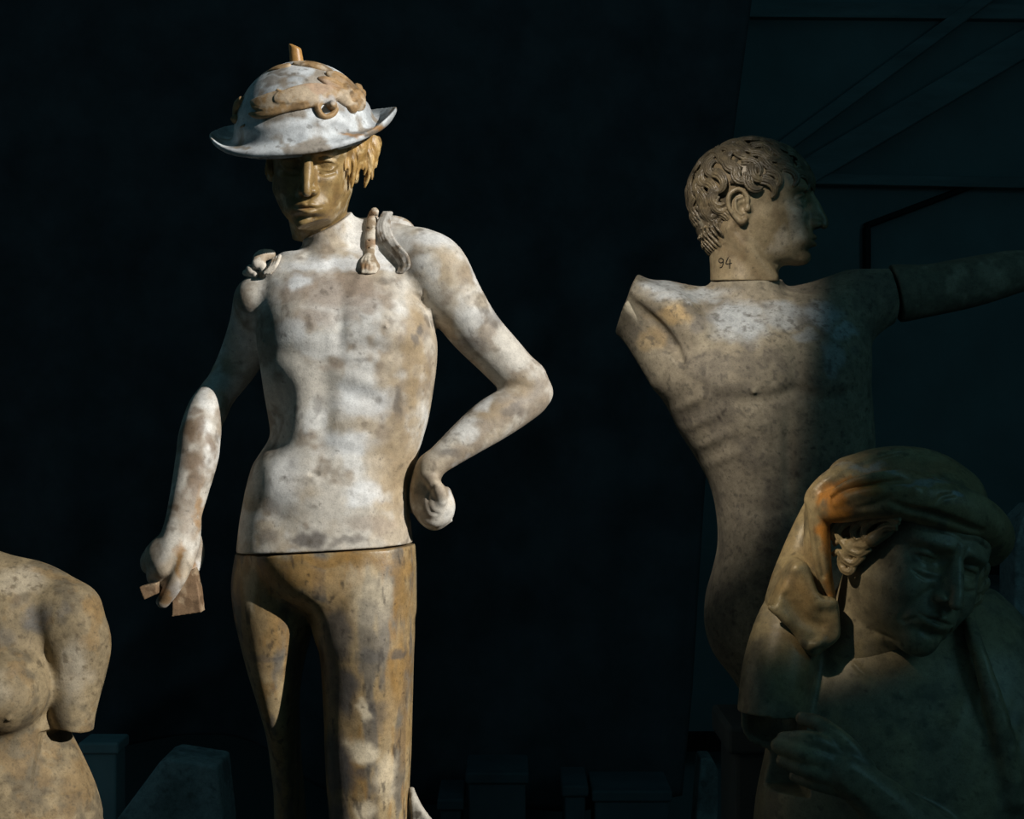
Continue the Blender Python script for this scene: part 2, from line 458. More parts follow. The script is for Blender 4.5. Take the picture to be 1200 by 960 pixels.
# ------------------------------------------------------------------ the standing youth in the brimmed hat
def standing_figure():
    K = Place(2.6); s = K.s
    root = thing('statue', 'tall pale plaster statue standing in a brimmed hat, one fist on its hip', 'statue', (K.world(np.array([K.p(405, 1262, 0)]))[0]))
    # ---- torso, neck and both arms: one cast
    V = Vol((-445, -110, -250), (62, 112, 250), 1.7)
    V.loft(K.rows([(296, 330, 455, -16, 36), (312, 312, 484, -12, 46), (330, 304, 500, -8, 54), (352, 301, 500, -4, 61), (378, 302, 507, 0, 66), (402, 302, 512, 2, 68), (430, 306, 511, 2, 67), (460, 310, 507, 1, 65), (490, 313, 502, 0, 63), (512, 314, 496, 0, 62), (530, 306, 491, 0, 63), (546, 297, 487, 0, 64), (570, 290, 481, 0, 66), (600, 284, 480, 0, 68), (620, 281, 482, 0, 70), (660, 277, 486, 0, 73)]), 4, 2.45)
    V.tube(K.pts([(392, 318, -22, 40), (388, 290, -14, 33), (383, 262, -8, 31), (378, 235, -2, 31)]), 14)                    # neck
    V.tube(K.pts([(392, 300, -26, 26), (436, 283, -24, 29), (488, 300, -10, 30)]), 16)                       # trapezius, viewer right
    V.tube(K.pts([(375, 312, -26, 22), (335, 330, -22, 22), (306, 350, -14, 26)]), 14)
    V.plane(K.p(390, 641, 0), (0.055, 0.02, -1.0), 1.5)                                                                          # waist cut
    # viewer-right arm
    V.tube(K.pts([(492, 306, -6, 38), (507, 318, -4, 42), (532, 352, -8, 35), (556, 386, -14, 31), (586, 418, -20, 28.5), (612, 446, -26, 27)]), 10)
    V.tube(K.pts([(616, 449, -26, 26), (622, 462, -24, 24), (606, 474, -16, 25.5), (577, 492, 0, 26), (552, 510, 14, 22.5), (530, 527, 24, 18.5), (511, 542, 30, 15.5), (504, 549, 30, 15.5)]), 9)
    V.ell(K.p(634, 460, -30), (13, 14, 13), 8)
    V.bump(K.p(555, 372, 18), (26, 26, 18), 3, 0); V.bump(K.p(590, 474, 22), (24, 20, 12), 2.5, -25)
    V.tube(K.on(V, [(484, 345, 1.5, 1), (491, 350, 3.5, 0), (499, 362, 3, 0)]), 4, 4, 'cut'); V.tube(K.on(V, [(496, 341, 1.5, 0.5), (497, 350, 2, 0)]), 3, 3, 'cut')
    V.bump(K.p(523, 300, 30), (26, 30, 20), 3)
    # hand on hip
    V.tube(K.pts([(505, 546, 28, 15), (497, 566, 24, 16), (495, 588, 20, 15), (500, 602, 18, 13)]), 6)
    V.tube(K.pts([(502, 550, 12, 14), (496, 572, 6, 15), (495, 594, 4, 14)]), 6)
    V.ell(K.p(509, 589, 24), (20, 24, 24), 8)
    for q, (dw, rr) in enumerate(((30, 7.6), (17, 8.4), (3, 8.2), (-10, 7.4))):
        sh = q * 1.2
        V.tube(K.pts([(493, 598 + sh, dw - 6, rr), (500, 607 + sh, dw, rr), (511, 611 + sh, dw + 3, rr), (522, 606, dw + 2, rr - 0.4), (526, 592, dw, rr - 0.8), (522, 577, dw - 6, rr - 1.5)]), 1.6, 4)
    V.tube(K.pts([(500, 556, 36, 8), (508, 566, 43, 8), (515, 577, 46, 7.6), (517, 587, 44, 6.6)]), 4, 4)
    V.tube(K.on(V, [(501, 590, 1.0, 0.4), (503, 579, 1.6, 0.2), (508, 570, 1.2, 0.2)]), 2.5, 4, 'cut'); V.tube(K.on(V, [(502, 594, 1.4, 0.2), (506, 601, 1.8, 0.2), (514, 603, 1.2, 0.3)]), 2.5, 3, 'cut')
    V.tube(K.pts([(520, 614, 22, 3), (529, 610, 24, 2)]), 1, 2)
    # viewer-left arm with the fist
    V.tube(K.pts([(303, 352, 2, 29), (296, 384, -24, 28), (280, 424, -40, 25.5), (256, 462, -28, 20), (247, 480, -16, 20)]), 9)
    V.tube(K.pts([(253, 462, -22, 19), (241, 482, -12, 22), (234, 512, 0, 24.5), (231, 536, 8, 24.5), (223, 572, 16, 21.8), (216, 602, 21, 20), (213, 622, 24, 20)]), 8)
    V.ell(K.p(259, 468, -18), (9, 12, 12), 6)
    V.tube(K.pts([(214, 620, 25, 19), (208, 642, 29, 24), (198, 662, 32, 22)]), 8)
    V.ell(K.p(190, 650, 28), (19, 18, 23), 6, (0, 25, 0))
    V.tube(K.pts([(226, 634, 30, 8), (219, 652, 42, 10.5), (210, 674, 48, 10), (200, 692, 45, 9.2), (191, 705, 39, 8)]), 4)                 # pointing finger
    for (a, b_, w) in ((192, 680, 36), (181, 671, 30), (174, 657, 22)):
        V.tube(K.pts([(a + 6, b_ - 10, w, 10), (a, b_, w, 9.4), (a + 1, b_ + 8, w - 12, 8.5), (a + 9, b_ + 7, w - 26, 8), (a + 18, b_ - 2, w - 30, 7.5)]), 2.5)
    V.tube(K.pts([(226, 628, 6, 9), (231, 646, 0, 9), (227, 664, 4, 8.5), (218, 676, 14, 7)]), 4)                    # thumb
    V.tube(K.pts([(190, 612, 40, 1.2), (204, 616, 46, 1.2)]), 2, 2, 'cut')
    # chest and belly
    V.bump(K.p(352, 372, 64), (34, 30, 30), 5.5); V.bump(K.p(444, 372, 64), (40, 30, 30), 6)
    V.bump(K.p(398, 380, 70), (8, 26, 40), -3.0)
    V.bump(K.p(345, 414, 66), (26, 24, 10), -2.0, -6); V.bump(K.p(448, 410, 68), (36, 24, 9), -3.4, 6)
    V.tube(K.on(V, [(452, 383, 2.0, 0), (452.4, 383, 1.8, 0.8)]), 2.5, 2); V.tube(K.on(V, [(309, 401, 2, 0), (309.4, 401, 1.8, 0.6)]), 2.5, 2)
    V.bump(K.p(360, 300, 30), (10, 24, 9), -3.5); V.bump(K.p(388, 308, 44), (8, 24, 12), -3)
    V.bump(K.p(425, 316, 40), (40, 22, 6), 2.6, -76); V.bump(K.p(350, 326, 36), (6, 22, 26), 2.4, 80)
    V.bump(K.p(398, 312, 48), (9, 16, 7), -4)
    V.bump(K.p(380, 478, 72), (11, 20, 56), -4.0, 2)                                                                         # linea alba
    V.bump(K.p(322, 494, 40), (15, 42, 36), -9, 8); V.bump(K.p(333, 474, 55), (10, 26, 22), -3, 18)
    V.bump(K.p(345, 440, 62), (22, 24, 18), 2.5, 24)
    V.bump(K.p(425, 446, 70), (34, 24, 9), 2.5, 14); V.bump(K.p(425, 466, 70), (40, 24, 8), -2.0, 14)
    V.bump(K.p(352, 495, 68), (18, 24, 30), 3); V.bump(K.p(408, 505, 68), (26, 24, 32), 3)
    V.bump(K.p(372, 575, 72), (52, 34, 36), 6); V.bump(K.p(420, 532, 68), (50, 26, 9), -2.6, 4)
    V.bump(K.p(318, 556, 50), (20, 34, 26), 5); V.bump(K.p(320, 522, 50), (16, 30, 7), -4, -12)
    V.tube(K.on(V, [(365, 556, 3.4, 1), (371, 556, 3.4, 1)]), 3, 2, 'cut'); V.bump(K.p(368, 561, 72), (10, 14, 5), 1.5)
    V.bump(K.p(466, 560, 40), (16, 30, 40), -2.5); V.bump(K.p(440, 600, 68), (24, 26, 26), 3)
    V.bump(K.p(330, 610, 60), (20, 26, 18), -3, 30)
    V.bump(K.p(478, 470, 40), (14, 26, 60), 2.5, 8); V.bump(K.p(496, 420, 30), (12, 30, 50), 3)
    V.plane(K.p(382, 266, 0), (-0.46, 0.30, 0.86), 1.2)     # top of the neck, where the head piece sits
    torso_lay = [
        ('noise', rgb(170, 152, 126), 60, 0.45, 0.66, 0.7), ('noise', rgb(138, 124, 108), 34, 0.47, 0.64, 0.75), ('noise', rgb(220, 220, 218), 42, 0.5, 0.66, 0.7),
        ('blob', rgb(150, 134, 120), [(395, 345, 74, 26, 0.75), (372, 378, 34, 16, 0.7), (440, 362, 14, 12, 0.6), (415, 372, 18, 14, .5), (336, 442, 12, 9, 0.6), (398, 433, 16, 6, 0.5), (438, 610, 34, 12, .5)]),
        ('blob', rgb(158, 136, 102), [(488, 420, 14, 90, 0.75), (470, 550, 22, 60, 0.6), (466, 470, 12, 40, .4), (474, 520, 14, 40, .5), (560, 350, 26, 14, .45), (575, 480, 30, 14, .5), (528, 318, 26, 20, 0.35), (610, 455, 20, 14, .5)]),
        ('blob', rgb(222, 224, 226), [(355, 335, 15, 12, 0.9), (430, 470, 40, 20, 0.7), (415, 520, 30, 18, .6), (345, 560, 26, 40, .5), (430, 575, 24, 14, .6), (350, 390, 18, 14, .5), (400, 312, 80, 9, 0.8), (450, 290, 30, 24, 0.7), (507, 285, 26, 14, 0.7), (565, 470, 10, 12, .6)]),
        ('blob', rgb(92, 86, 82), [(372, 625, 18, 12, 0.85), (470, 475, 6, 16, 0.6), (496, 388, 5, 8, 0.8), (491, 398, 5, 6, 0.7), (380, 475, 7, 16, 0.5), (578, 372, 20, 13, 0.65), (545, 408, 30, 14, 0.6), (600, 482, 16, 8, .6), (530, 530, 12, 8, .6), (548, 480, 10, 5, .6), (430, 420, 10, 5, .4), (415, 632, 26, 6, .6), (325, 622, 18, 8, .5)]),
        ('blob', rgb(110, 88, 66), [(222, 500, 16, 12, 0.8), (240, 500, 10, 14, .7), (228, 540, 16, 18, 0.75), (232, 566, 10, 18, 0.7), (212, 590, 14, 6, .7), (250, 520, 6, 16, .7), (210, 680, 8, 24, .4), (194, 655, 10, 10, .35), (222, 660, 6, 20, .5), (236, 480, 12, 8, .6)]), ('blob', rgb(150, 112, 62), [(221, 652, 5, 22, .8), (203, 694, 6, 14, .7), (238, 600, 4, 30, .6)]),
        ('noise', rgb(88, 78, 66), 15, 0.63, 0.76, 0.5), ('noise', rgb(70, 62, 54), 5, 0.72, 0.8, 0.5)]
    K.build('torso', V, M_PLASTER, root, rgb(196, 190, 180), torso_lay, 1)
    # ---- hips and legs: the lower, yellowed cast
    L_ = Vol((-345, -135, -800), (-95, 100, -130), 2.0)
    L_.loft(K.rows([(600, 290, 484, 4, 66), (640, 292, 484, 4, 68), (665, 302, 486, 4, 68), (688, 318, 486, 2, 66), (706, 336, 486, 0, 60), (722, 352, 486, -2, 50)]), 10, 2.5, cap=12)
    L_.loft(K.rows([(590, 284, 400, -14, 52), (640, 278, 400, -16, 54), (680, 272, 384, -16, 55), (712, 274, 372, -18, 55), (742, 280, 365, -22, 54), (787, 292, 354, -30, 52), (825, 304, 350, -42, 49), (862, 314, 351, -56, 45), (900, 319, 353, -68, 42), (930, 322, 356, -74, 40), (980, 322, 360, -80, 38), (1050, 322, 366, -88, 40), (1150, 336, 364, -86, 24), (1225, 340, 366, -84, 22), (1245, 336, 368, -80, 24)]), 8, 2.2)
    L_.loft(K.rows([(600, 352, 484, 0, 60), (640, 354, 485, 2, 63), (680, 360, 486, 2, 65), (720, 362, 486, 2, 64), (745, 368, 486, 3, 63), (765, 375, 485, 4, 62), (800, 378, 484, 4, 59), (840, 380, 483, 4, 56), (880, 381, 482, 4, 53), (920, 383, 480, 4, 50), (960, 386, 479, 4, 47), (1040, 384, 478, -6, 46), (1150, 400, 462, -8, 30), (1225, 408, 454, -6, 27), (1245, 404, 458, -4, 30)]), 8, 2.2)
    L_.tube(K.pts([(430, 1240, -16, 24), (436, 1250, 30, 20), (440, 1256, 70, 13)]), 8); L_.tube(K.pts([(352, 1240, -92, 22), (346, 1250, -50, 19), (340, 1256, -14, 12)]), 8)
    L_.bump(K.p(362, 690, 66), (30, 30, 26), 7); L_.bump(K.p(352, 722, 58), (14, 40, 20), -7, 0)
    L_.tube(K.pts([(450, 660, 74, 3), (412, 694, 75, 4), (384, 722, 70, 5)]), 10, 4, 'cut')
    L_.bump(K.p(440, 745, 62), (30, 30, 60), 3.5); L_.bump(K.p(412, 860, 50), (14, 26, 40), -2); L_.bump(K.p(440, 915, 50), (24, 30, 26), 4)
    L_.bump(K.p(318, 740, 50), (26, 30, 50), 3)
    L_.plane(K.p(390, 643, 0), (-0.055, -0.02, 1.0), 1.5)
    leg_lay = [
        ('noise', rgb(158, 140, 108), 40, 0.42, 0.62, 0.8, (0.8, 0.8, 2.2)), ('noise', rgb(98, 94, 88), 30, 0.48, 0.62, 0.8, (0.6, 0.6, 2.6)), ('noise', rgb(140, 106, 58), 22, 0.54, 0.7, 0.6, (0.6, .6, 2.2)),
        ('blob', rgb(138, 106, 58), [(352, 668, 50, 20, 0.75), (400, 650, 90, 9, 0.8), (474, 680, 12, 40, 0.7), (470, 780, 14, 50, 0.6), (330, 730, 16, 30, 0.4), (476, 850, 8, 50, .5)]),
        ('blob', rgb(212, 198, 172), [(440, 690, 26, 40, 0.6), (428, 868, 18, 18, 0.85), (436, 820, 9, 12, 0.7), (430, 940, 14, 14, 0.7), (300, 680, 9, 40, .5), (456, 900, 14, 30, .5)]),
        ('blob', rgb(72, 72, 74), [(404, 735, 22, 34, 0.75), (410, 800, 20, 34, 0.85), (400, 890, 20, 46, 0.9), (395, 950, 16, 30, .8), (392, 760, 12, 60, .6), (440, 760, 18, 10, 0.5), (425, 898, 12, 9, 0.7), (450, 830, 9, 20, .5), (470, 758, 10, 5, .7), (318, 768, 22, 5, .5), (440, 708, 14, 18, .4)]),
        ('noise', rgb(58, 52, 46), 9, 0.62, 0.74, 0.7, (0.6, 0.6, 2.4)), ('noise', rgb(50, 44, 38), 4, 0.7, 0.78, 0.6)]
    K.build('legs', L_, M_WAXED, root, rgb(146, 124, 90), leg_lay, 1)
    # ---- head piece
    H = head_vol(1.0, 0.87, 1.12, 0.9, 1.0, full=0.9, mouth=0.88)
    H.tube([(3, -16, -44, 37), (5, -26, -72, 35), (8, -34, -96, 34), (9, -36, -104, 34)], 12)
    H.plane((8, 0, -86), (0.36, 0.35, -0.86), 1.0)
    A = turn(3, 14, 1)
    head_lay = [('noise', rgb(160, 136, 92), 30, 0.42, 0.62, 0.7), ('noise', rgb(120, 92, 54), 20, 0.52, 0.68, 0.6), ('noise', rgb(206, 190, 160), 16, 0.58, 0.7, 0.5), ('blob', rgb(134, 92, 58), [(366, 251, 12, 4, 0.5)]), ('noise', rgb(70, 56, 38), 6, 0.66, 0.76, 0.5)]
    hc = np.array(K.p(366, 190, 22))
    K.build('head', H, M_WAXED, root, rgb(146, 120, 76), head_lay, 1, M=(A, hc, 0.98))
    # ---- hair bunches under the brim
    rnd = random.Random(3); hair_lay = [('noise', rgb(112, 86, 52), 14, 0.5, 0.66, 0.7), ('noise', rgb(220, 192, 140), 9, 0.55, 0.7, .6)]
    G = Vol((-70, -70, -70), (95, 70, 62), 1.2)
    for i in range(16):
        t = i / 15.0
        x = 41 + 25 * t + rnd.uniform(-1.5, 1.5); w = 36 - 66 * t + rnd.uniform(-4, 4); top = 40 - 6 * t
        ln = (46, 52, 66, 60, 50, 46, 58, 44)[i % 8] - 14 * t; ph = i * 0.9
        pts = []
        for j in range(9):
            q = j / 8.0
            pts.append((x + 5 * math.sin(2.6 * q) + 2.6 * math.sin(ph + q * 6.5), w + 1.5 * math.cos(ph + q * 6), top - ln * q, 6.8 * (1 - 0.62 * q)))
        for o_ in (-3.4, 0, 3.4):
            G.tube([(a + o_ * (1 - 0.85 * (j / 8.0)), b + (2.4 if o_ == 0 else 0), c_ - (3 if o_ == 0 else 0) * j / 8.0, r_ * 0.56) for j, (a, b, c_, r_) in enumerate(pts)], 1.6, 3)
    K.build('hair_bunch', G, M_WAXED, root, rgb(168, 134, 80), hair_lay, 0, M=(turn(0, 4, 3), np.array(K.p(366, 191, 14)), 1.0))
    G = Vol((-70, -70, -70), (0, 70, 62), 1.2)
    for i in range(9):
        t = i / 8.0
        x = -42 - 12 * t + rnd.uniform(-2, 2); w = 26 - 62 * t; ph = i * 0.8; ln = 50 + rnd.uniform(-8, 6)
        pts = [(x + 3 * math.sin(ph + q * 6), w + 1.5 * math.cos(ph + q * 6), 36 - ln * q, 6.2 * (1 - 0.6 * q)) for q in [k / 7.0 for k in range(8)]]
        for o_ in (-3, 0, 3):
            G.tube([(a + o_ * 0.8, b, c_, r_ * 0.5) for a, b, c_, r_ in pts], 1.2, 3)
    K.build('hair_bunch', G, M_WAXED, root, rgb(168, 134, 80), hair_lay, 0, M=(turn(0, 4, 3), np.array(K.p(366, 191, 14)), 1.0))
    # ---- hat: domed crown with a curling brim
    HV = Vol((-122, -122, -30), (122, 122, 100), 1.35)
    sl, P = HV.box((-122, -122, -30), (122, 122, 100))
    x, y, z = P
    rr = np.sqrt(x * x + y * y) + 1e-4; ca = x / rr; sa = y / rr
    side = np.abs(ca) ** 2.5; frn = np.clip(sa, 0, 1) ** 2
    zt = 3 - 9 * sstep(72, 100, rr) + (side * 22 - 5 * frn) * sstep(84, 122, rr) + 2.0 * sstep(102, 110, rr)
    Rb = 109 - 12 * frn + 1.2 * np.sin(5 * np.arctan2(y, x) + 1)
    db = np.maximum(np.abs(z - zt) * 0.9 - 3.4, rr - Rb)
    hh = np.maximum(4 - np.abs((np.abs(z - zt) * 0.9 - 3.4) - (rr - Rb)), 0); db = db + hh * hh / 16
    db = np.maximum(db, 60 - rr)
    HV.put(sl, db.astype(f4), 0, 'add')
    HV.ell((0, 0, 4), (78, 79, 76), 9)
    HV.loft([(-8, -76, 76, 0, 77), (4, -79, 79, 0, 80), (20, -77, 77, 0, 78)], 8, 2.0)
    HV.ell((0, 4, -14), (58, 66, 52), 3, op='cut')
    HV.plane((0, 0, -16), (0, 0, -1), 1)
    HA = turn(-2, 20, -6.5)
    hat_lay = [('noise', rgb(158, 162, 166), 30, 0.42, 0.6, 0.8), ('noise', rgb(134, 118, 96), 26, 0.5, 0.64, 0.75),
               ('blob', rgb(112, 100, 84), [(345, 100, 24, 7, 0.8), (376, 84, 14, 7, 0.75), (330, 110, 18, 6, 0.7), (390, 95, 12, 8, .4), (430, 168, 26, 6, 0.75), (385, 158, 14, 8, .4)]),
               ('blob', rgb(218, 222, 226), [(352, 92, 30, 8, 0.6), (350, 168, 60, 9, 0.7), (400, 152, 20, 7, 0.7)]),
               ('blob', rgb(164, 120, 66), [(450, 160, 14, 5, 0.8), (420, 172, 16, 4, .8)]), ('noise', rgb(80, 72, 62), 7, 0.66, 0.76, 0.55)]
    hat_c = np.array(K.p(357, 154, 16))
    K.build('hat', HV, M_PLASTER, root, DUST, hat_lay, 1, M=(HA, hat_c, 1.0))
    # ---- leaf wreath around the crown, with a flower, a loop and the stub on top
    WV = Vol((-100, -100, -8), (100, 106, 102), 1.1)

    def oncrown(az, el, lift=0):
        """az 0 = front, + to the viewer's right; el = height angle on the crown"""
        a, e = R(az), R(el)
        return (math.sin(a) * math.cos(e) * (79 + lift), math.cos(a) * math.cos(e) * (80 + lift), 4 + math.sin(e) * (76 + lift))
    X_, Y_, Z_ = (WV.ax[0][:, None, None], WV.ax[1][None, :, None], WV.ax[2][None, None, :])
    qx, qy, qz = X_ / 78.5, Y_ / 79.5, (Z_ - 4) / 76.0
    qn = np.sqrt(qx * qx + qy * qy + qz * qz) + 1e-4
    shell = (qn - 1) * 77.0
    near_ = np.nonzero(np.abs(shell + 0 * Z_) < 14)
    X1, Y1, Z1 = WV.ax[0][near_[0]], WV.ax[1][near_[1]], WV.ax[2][near_[2]]
    shell = shell[near_]
    AZ = np.degrees(np.arctan2(X1 / 78.5, Y1 / 79.5)); EL = np.degrees(np.arcsin(np.clip(qz[0, 0][near_[2]] / qn[near_], -1, 1)))
    deg = 1.36

    def leaf(pts, t=4.0, ribs=True, k=1.5, edge=0.0):
        """a flat relief leaf lying on the crown; pts (azimuth, height angle, half width in degrees)"""
        S = spline(pts, 8); best = None; mid = None
        for a, b in zip(S[:-1], S[1:]):
            cs = math.cos(R((a[1] + b[1]) / 2))
            px_, py_ = (AZ - a[0]) * cs, EL - a[1]; bx, by = (b[0] - a[0]) * cs, b[1] - a[1]
            tt = np.clip((px_ * bx + py_ * by) / (bx * bx + by * by + 1e-6), 0, 1)
            dd = np.sqrt((px_ - tt * bx) ** 2 + (py_ - tt * by) ** 2)
            d_ = dd - (a[2] + tt * (b[2] - a[2]))
            best = d_ if best is None else np.minimum(best, d_); mid = dd if mid is None else np.minimum(mid, dd)
        d2 = best * deg
        th = t * (0.55 + 0.45 * sstep(0, -6, d2)) - (1.3 * np.exp(-(mid / 1.2) ** 2) if ribs else 0) + edge * np.exp(-((d2 + 2) / 1.6) ** 2)
        sh = np.maximum(shell - th, -4 - shell)
        h_ = np.maximum(2.5 - np.abs(sh - d2), 0)
        d_ = np.maximum(sh, d2) + h_ * h_ / 10
        a_ = WV.D[near_]; h_ = np.maximum(k - np.abs(a_ - d_), 0)
        WV.D[near_] = np.minimum(a_, d_) - h_ * h_ / (4 * k)
    leaf([(-46, 34, 1.5), (-36, 33, 6), (-20, 34, 9), (-8, 36, 8), (0, 38, 3)], 3.6, False, edge=1.0)
    leaf([(-10, 36, 6), (8, 37, 9), (26, 36, 10), (42, 33, 7), (50, 31, 3)], 5.2, False, edge=1.2)
    leaf([(-44, 24, 1.5), (-34, 23, 3), (-22, 24, 3.6), (-4, 27, 3.4), (18, 28, 3.4), (36, 30, 3), (46, 30, 2)], 5.0, True)
    leaf([(-14, 44, 1.2), (-6, 38, 1.4), (-1, 31, 1.4)], 7.4, False)
    leaf([(40, 50, 2), (48, 45, 5), (56, 38, 4)], 5, True); leaf([(58, 52, 3), (66, 46, 7), (72, 36, 6), (76, 28, 3)], 6, True)
    leaf([(44, 34, 3), (54, 28, 8), (66, 22, 10), (76, 22, 7), (84, 26, 3)], 6, False)
    for j_ in range(5):
        a = R(72 * j_ + 20); leaf([(63 + 5 * math.cos(a), 24 + 5 * math.sin(a), 4), (63 + 11 * math.cos(a), 24 + 9 * math.sin(a), 4.5)], 9, True)
    WV.ell(oncrown(60, 25, 10), (7, 7, 8), 1.5, op='cut')
    leaf([(24, 18, 2.6), (23, 24, 3), (28, 28.5, 3), (36, 28, 3), (40, 22, 2.8), (36, 16.5, 2.5), (28, 15, 2.4), (24, 18, 2.6)], 5.5, False)
    WV.tube([oncrown(37, 24, -2) + (6.5,), oncrown(35, 22.5, 7) + (4.8,), oncrown(33, 22, 11) + (3,)], 1, 2)
    leaf([(-84, 20, 3), (-80, 28, 5), (-74, 34, 3)], 7, True); leaf([(-80, 16, 3), (-74, 17, 4)], 7, False)
    leaf([(-118, 24, 4), (-104, 26, 7), (-90, 24, 4)], 5); leaf([(-160, 24, 4), (-144, 26, 8), (-128, 24, 4)], 5); leaf([(84, 24, 4), (100, 26, 7), (116, 24, 4)], 5); leaf([(120, 24, 4), (140, 26, 8), (160, 24, 4)], 5)
    leaf([(-70, 68, 2), (-50, 74, 4), (-20, 78, 4)], 3.2, True); leaf([(20, 80, 3), (50, 73, 5), (64, 64, 5), (70, 56, 3)], 4.5, True)
    leaf([(-56, 12, 1.2), (-50, 14, 1.4)], 4, False)
    K.build('wreath', WV, M_PLASTER, root, rgb(160, 130, 92), [('noise', rgb(190, 174, 152), 16, 0.46, 0.62, 0.8), ('noise', rgb(100, 78, 52), 12, 0.54, 0.68, 0.7), ('blob', rgb(200, 204, 208), [(398, 136, 14, 8, .6), (385, 132, 6, 8, .5)]), ('blob', rgb(176, 146, 122), [(385, 118, 26, 9, .7)])], 0, M=(HA, hat_c, 1.0))
    FV = Vol((-16, -20, 60), (20, 20, 108), 1.0)
    FV.tube([(-3, -2, 66, 10), (-3, -2, 80, 8.4), (-4, -3, 92, 7.4), (-5, -4, 102, 7)], 2, 4); FV.tube([(-12, -2, 80, 1.2), (-8, 8, 79, 1.4), (3, 8, 79, 1.4), (7, 0, 80, 1.2)], 1.5, 3, 'cut'); FV.plane((-4, 0, 101), (0.45, 0.1, 1), 1.5)
    K.build('finial', FV, M_WAXED, root, rgb(172, 128, 72), [('noise', rgb(214, 190, 150), 8, 0.5, 0.65, .7)], 0, M=(turn(-2, 8, -1), hat_c + np.array([-3, 0, -4]), 1.0))
    # ---- ribbon with tassel, wavy lock on the viewer-right shoulder, broken ribbon ends on the other
    RV = Vol((-190, -30, 150), (-116, 92, 240), 0.9)
    st_ = K.on(V, [(439, 248, 5, -5), (437, 253, 6, -1), (435.5, 262, 6.4, 1), (434.5, 275, 6.4, 1), (433.5, 290, 6.2, 2), (433, 301, 5, 3)])
    RV.tube(st_, 1, 4, flat=0.62)
    for yy in (267, 281, 290):
        RV.tube(K.on(RV, [(426, yy, 0.9, 0.3), (433, yy + 1, 0.9, 0.3), (441, yy, 0.9, 0.3)]), 0.8, 2, 'cut')
    for i in range(9):
        o = (i - 4) * 2.0; b_ = 1 if i % 2 else -1
        RV.tube(K.on(V, [(433 + o * 0.5, 299, 1.8, 5 - abs(o) * 0.3), (433 + o * 0.95 + b_, 306, 2.3, 7 - abs(o) * 0.5), (433 + o * 1.15 - b_, 313, 2.4, 7 - abs(o) * 0.5), (432 + o * 0.9, 319, 1.9, 5 - abs(o) * 0.4)]), 0.8, 3)
    K.build('ribbon_tassel', RV, M_PLASTER, root, rgb(200, 190, 174), [('noise', rgb(128, 106, 78), 12, 0.48, 0.62, .8), ('blob', rgb(130, 96, 60), [(433, 284, 8, 5, .8), (433, 316, 10, 4, .7), (436, 254, 7, 6, .8)])], 0)
    LV = Vol((-172, -40, 148), (-104, 90, 244), 0.9)
    for i, o in enumerate((-6.6, -3.3, 0, 3.3, 6.6)):
        lf = 3.5 - abs(o) * 0.25
        LV.tube(K.on(V, [(454 + o * 0.6, 250, 2.6, lf - 1), (449 + o * 0.9, 264, 2.7, lf), (452 + o * 1.0, 278, 2.7, lf), (461 + o * 0.95, 290, 2.7, lf), (470 + o * 0.9, 300, 2.6, lf), (474 + o * 0.75, 311, 2.3, lf), (469 + o * 0.5, 319, 1.6, lf - 1)]), 0.6, 4)
    K.build('hair_lock', LV, M_PLASTER, root, rgb(186, 182, 176), [('noise', rgb(116, 100, 80), 10, 0.48, 0.62, .8)], 0)
    BV = Vol((-320, -30, 145), (-262, 62, 200), 1.0)
    BV.tube(K.pts([(317, 298, 8, 6), (307, 300, 16, 7.5), (302, 309, 20, 7)]), 2, 3, flat=0.7); BV.tube(K.pts([(303, 302, 18, 6), (309, 316, 22, 4.5), (308, 324, 20, 4)]), 2, 3, flat=0.7)
    BV.ell(K.p(294, 316, 14), (6, 7, 6), 2, (0, 20, 0)); BV.tube(K.pts([(288, 320, 8, 4), (300, 322, 16, 5)]), 2, 2)
    for o in (0, 3.5, 7):
        BV.tube(K.pts([(328 - o, 300 + o * 0.5, 18, 2.2), (324 - o, 310 + o * 0.5, 30, 2.2), (317 - o, 320, 30, 2.0)]), 0.8, 3)
    K.build('broken_ribbon', BV, M_PLASTER, root, rgb(206, 198, 186), [('noise', rgb(140, 116, 84), 12, 0.5, 0.64, .7)], 0)
    CV = Vol((-172, -60, 195), (-96, 20, 240), 1.2)
    CV.ell(K.p(464, 268, -20), (24, 14, 15), 3, (0, 14, 0)); CV.plane(K.p(466, 252, -20), (0.1, 0, 1), 2); CV.plane(K.p(478, 256, -20), (0.75, 0, 0.7), 2)
    K.build('collar_stub', CV, M_PLASTER, root, rgb(200, 196, 190), [('noise', rgb(150, 130, 104), 14, 0.48, 0.62, .8)], 0)
    # ---- the broken hilt in the fist
    SV = Vol((-445, -30, -252), (-345, 74, -178), 1.0)
    prism(SV, K, [(206, 676), (232, 664), (235, 690), (240, 716), (200, 722), (196, 712), (205, 694)], 4, 27)
    prism(SV, K, [(165, 687), (186, 682), (186, 695), (171, 702)], 40, 60)
    SV.tube(K.pts([(200, 698, 29, 1.2), (236, 690, 29, 1.2)]), 1, 2, 'cut')
    SV.tube(K.pts([(178, 692, 48, 5), (194, 690, 34, 6), (212, 686, 20, 6)]), 1, 2)
    K.build('broken_hilt', SV, M_ROUGH, root, rgb(128, 104, 80), [('noise', rgb(170, 150, 124), 14, 0.5, 0.64, .7), ('noise', rgb(86, 66, 48), 10, 0.5, 0.64, .6)], 0)
    # ---- tip of a carved wing rising beside the knee
    GV = Vol((-125, -30, -640), (-74, 70, -440), 1.2)
    for i in range(6):
        o = i * 5.0
        GV.tube(K.pts([(482 + o * 0.3, 922 + o * 1.2, 10 + i, 2.5), (484 + o * 0.6, 934 + o * 1.1, 16 + i, 4.5), (486 + o, 952 + o, 18 + i, 5), (486 + o * 1.1, 1000 + o, 14, 5.5), (484 + o, 1060, 10, 6)]), 0.8, 4)
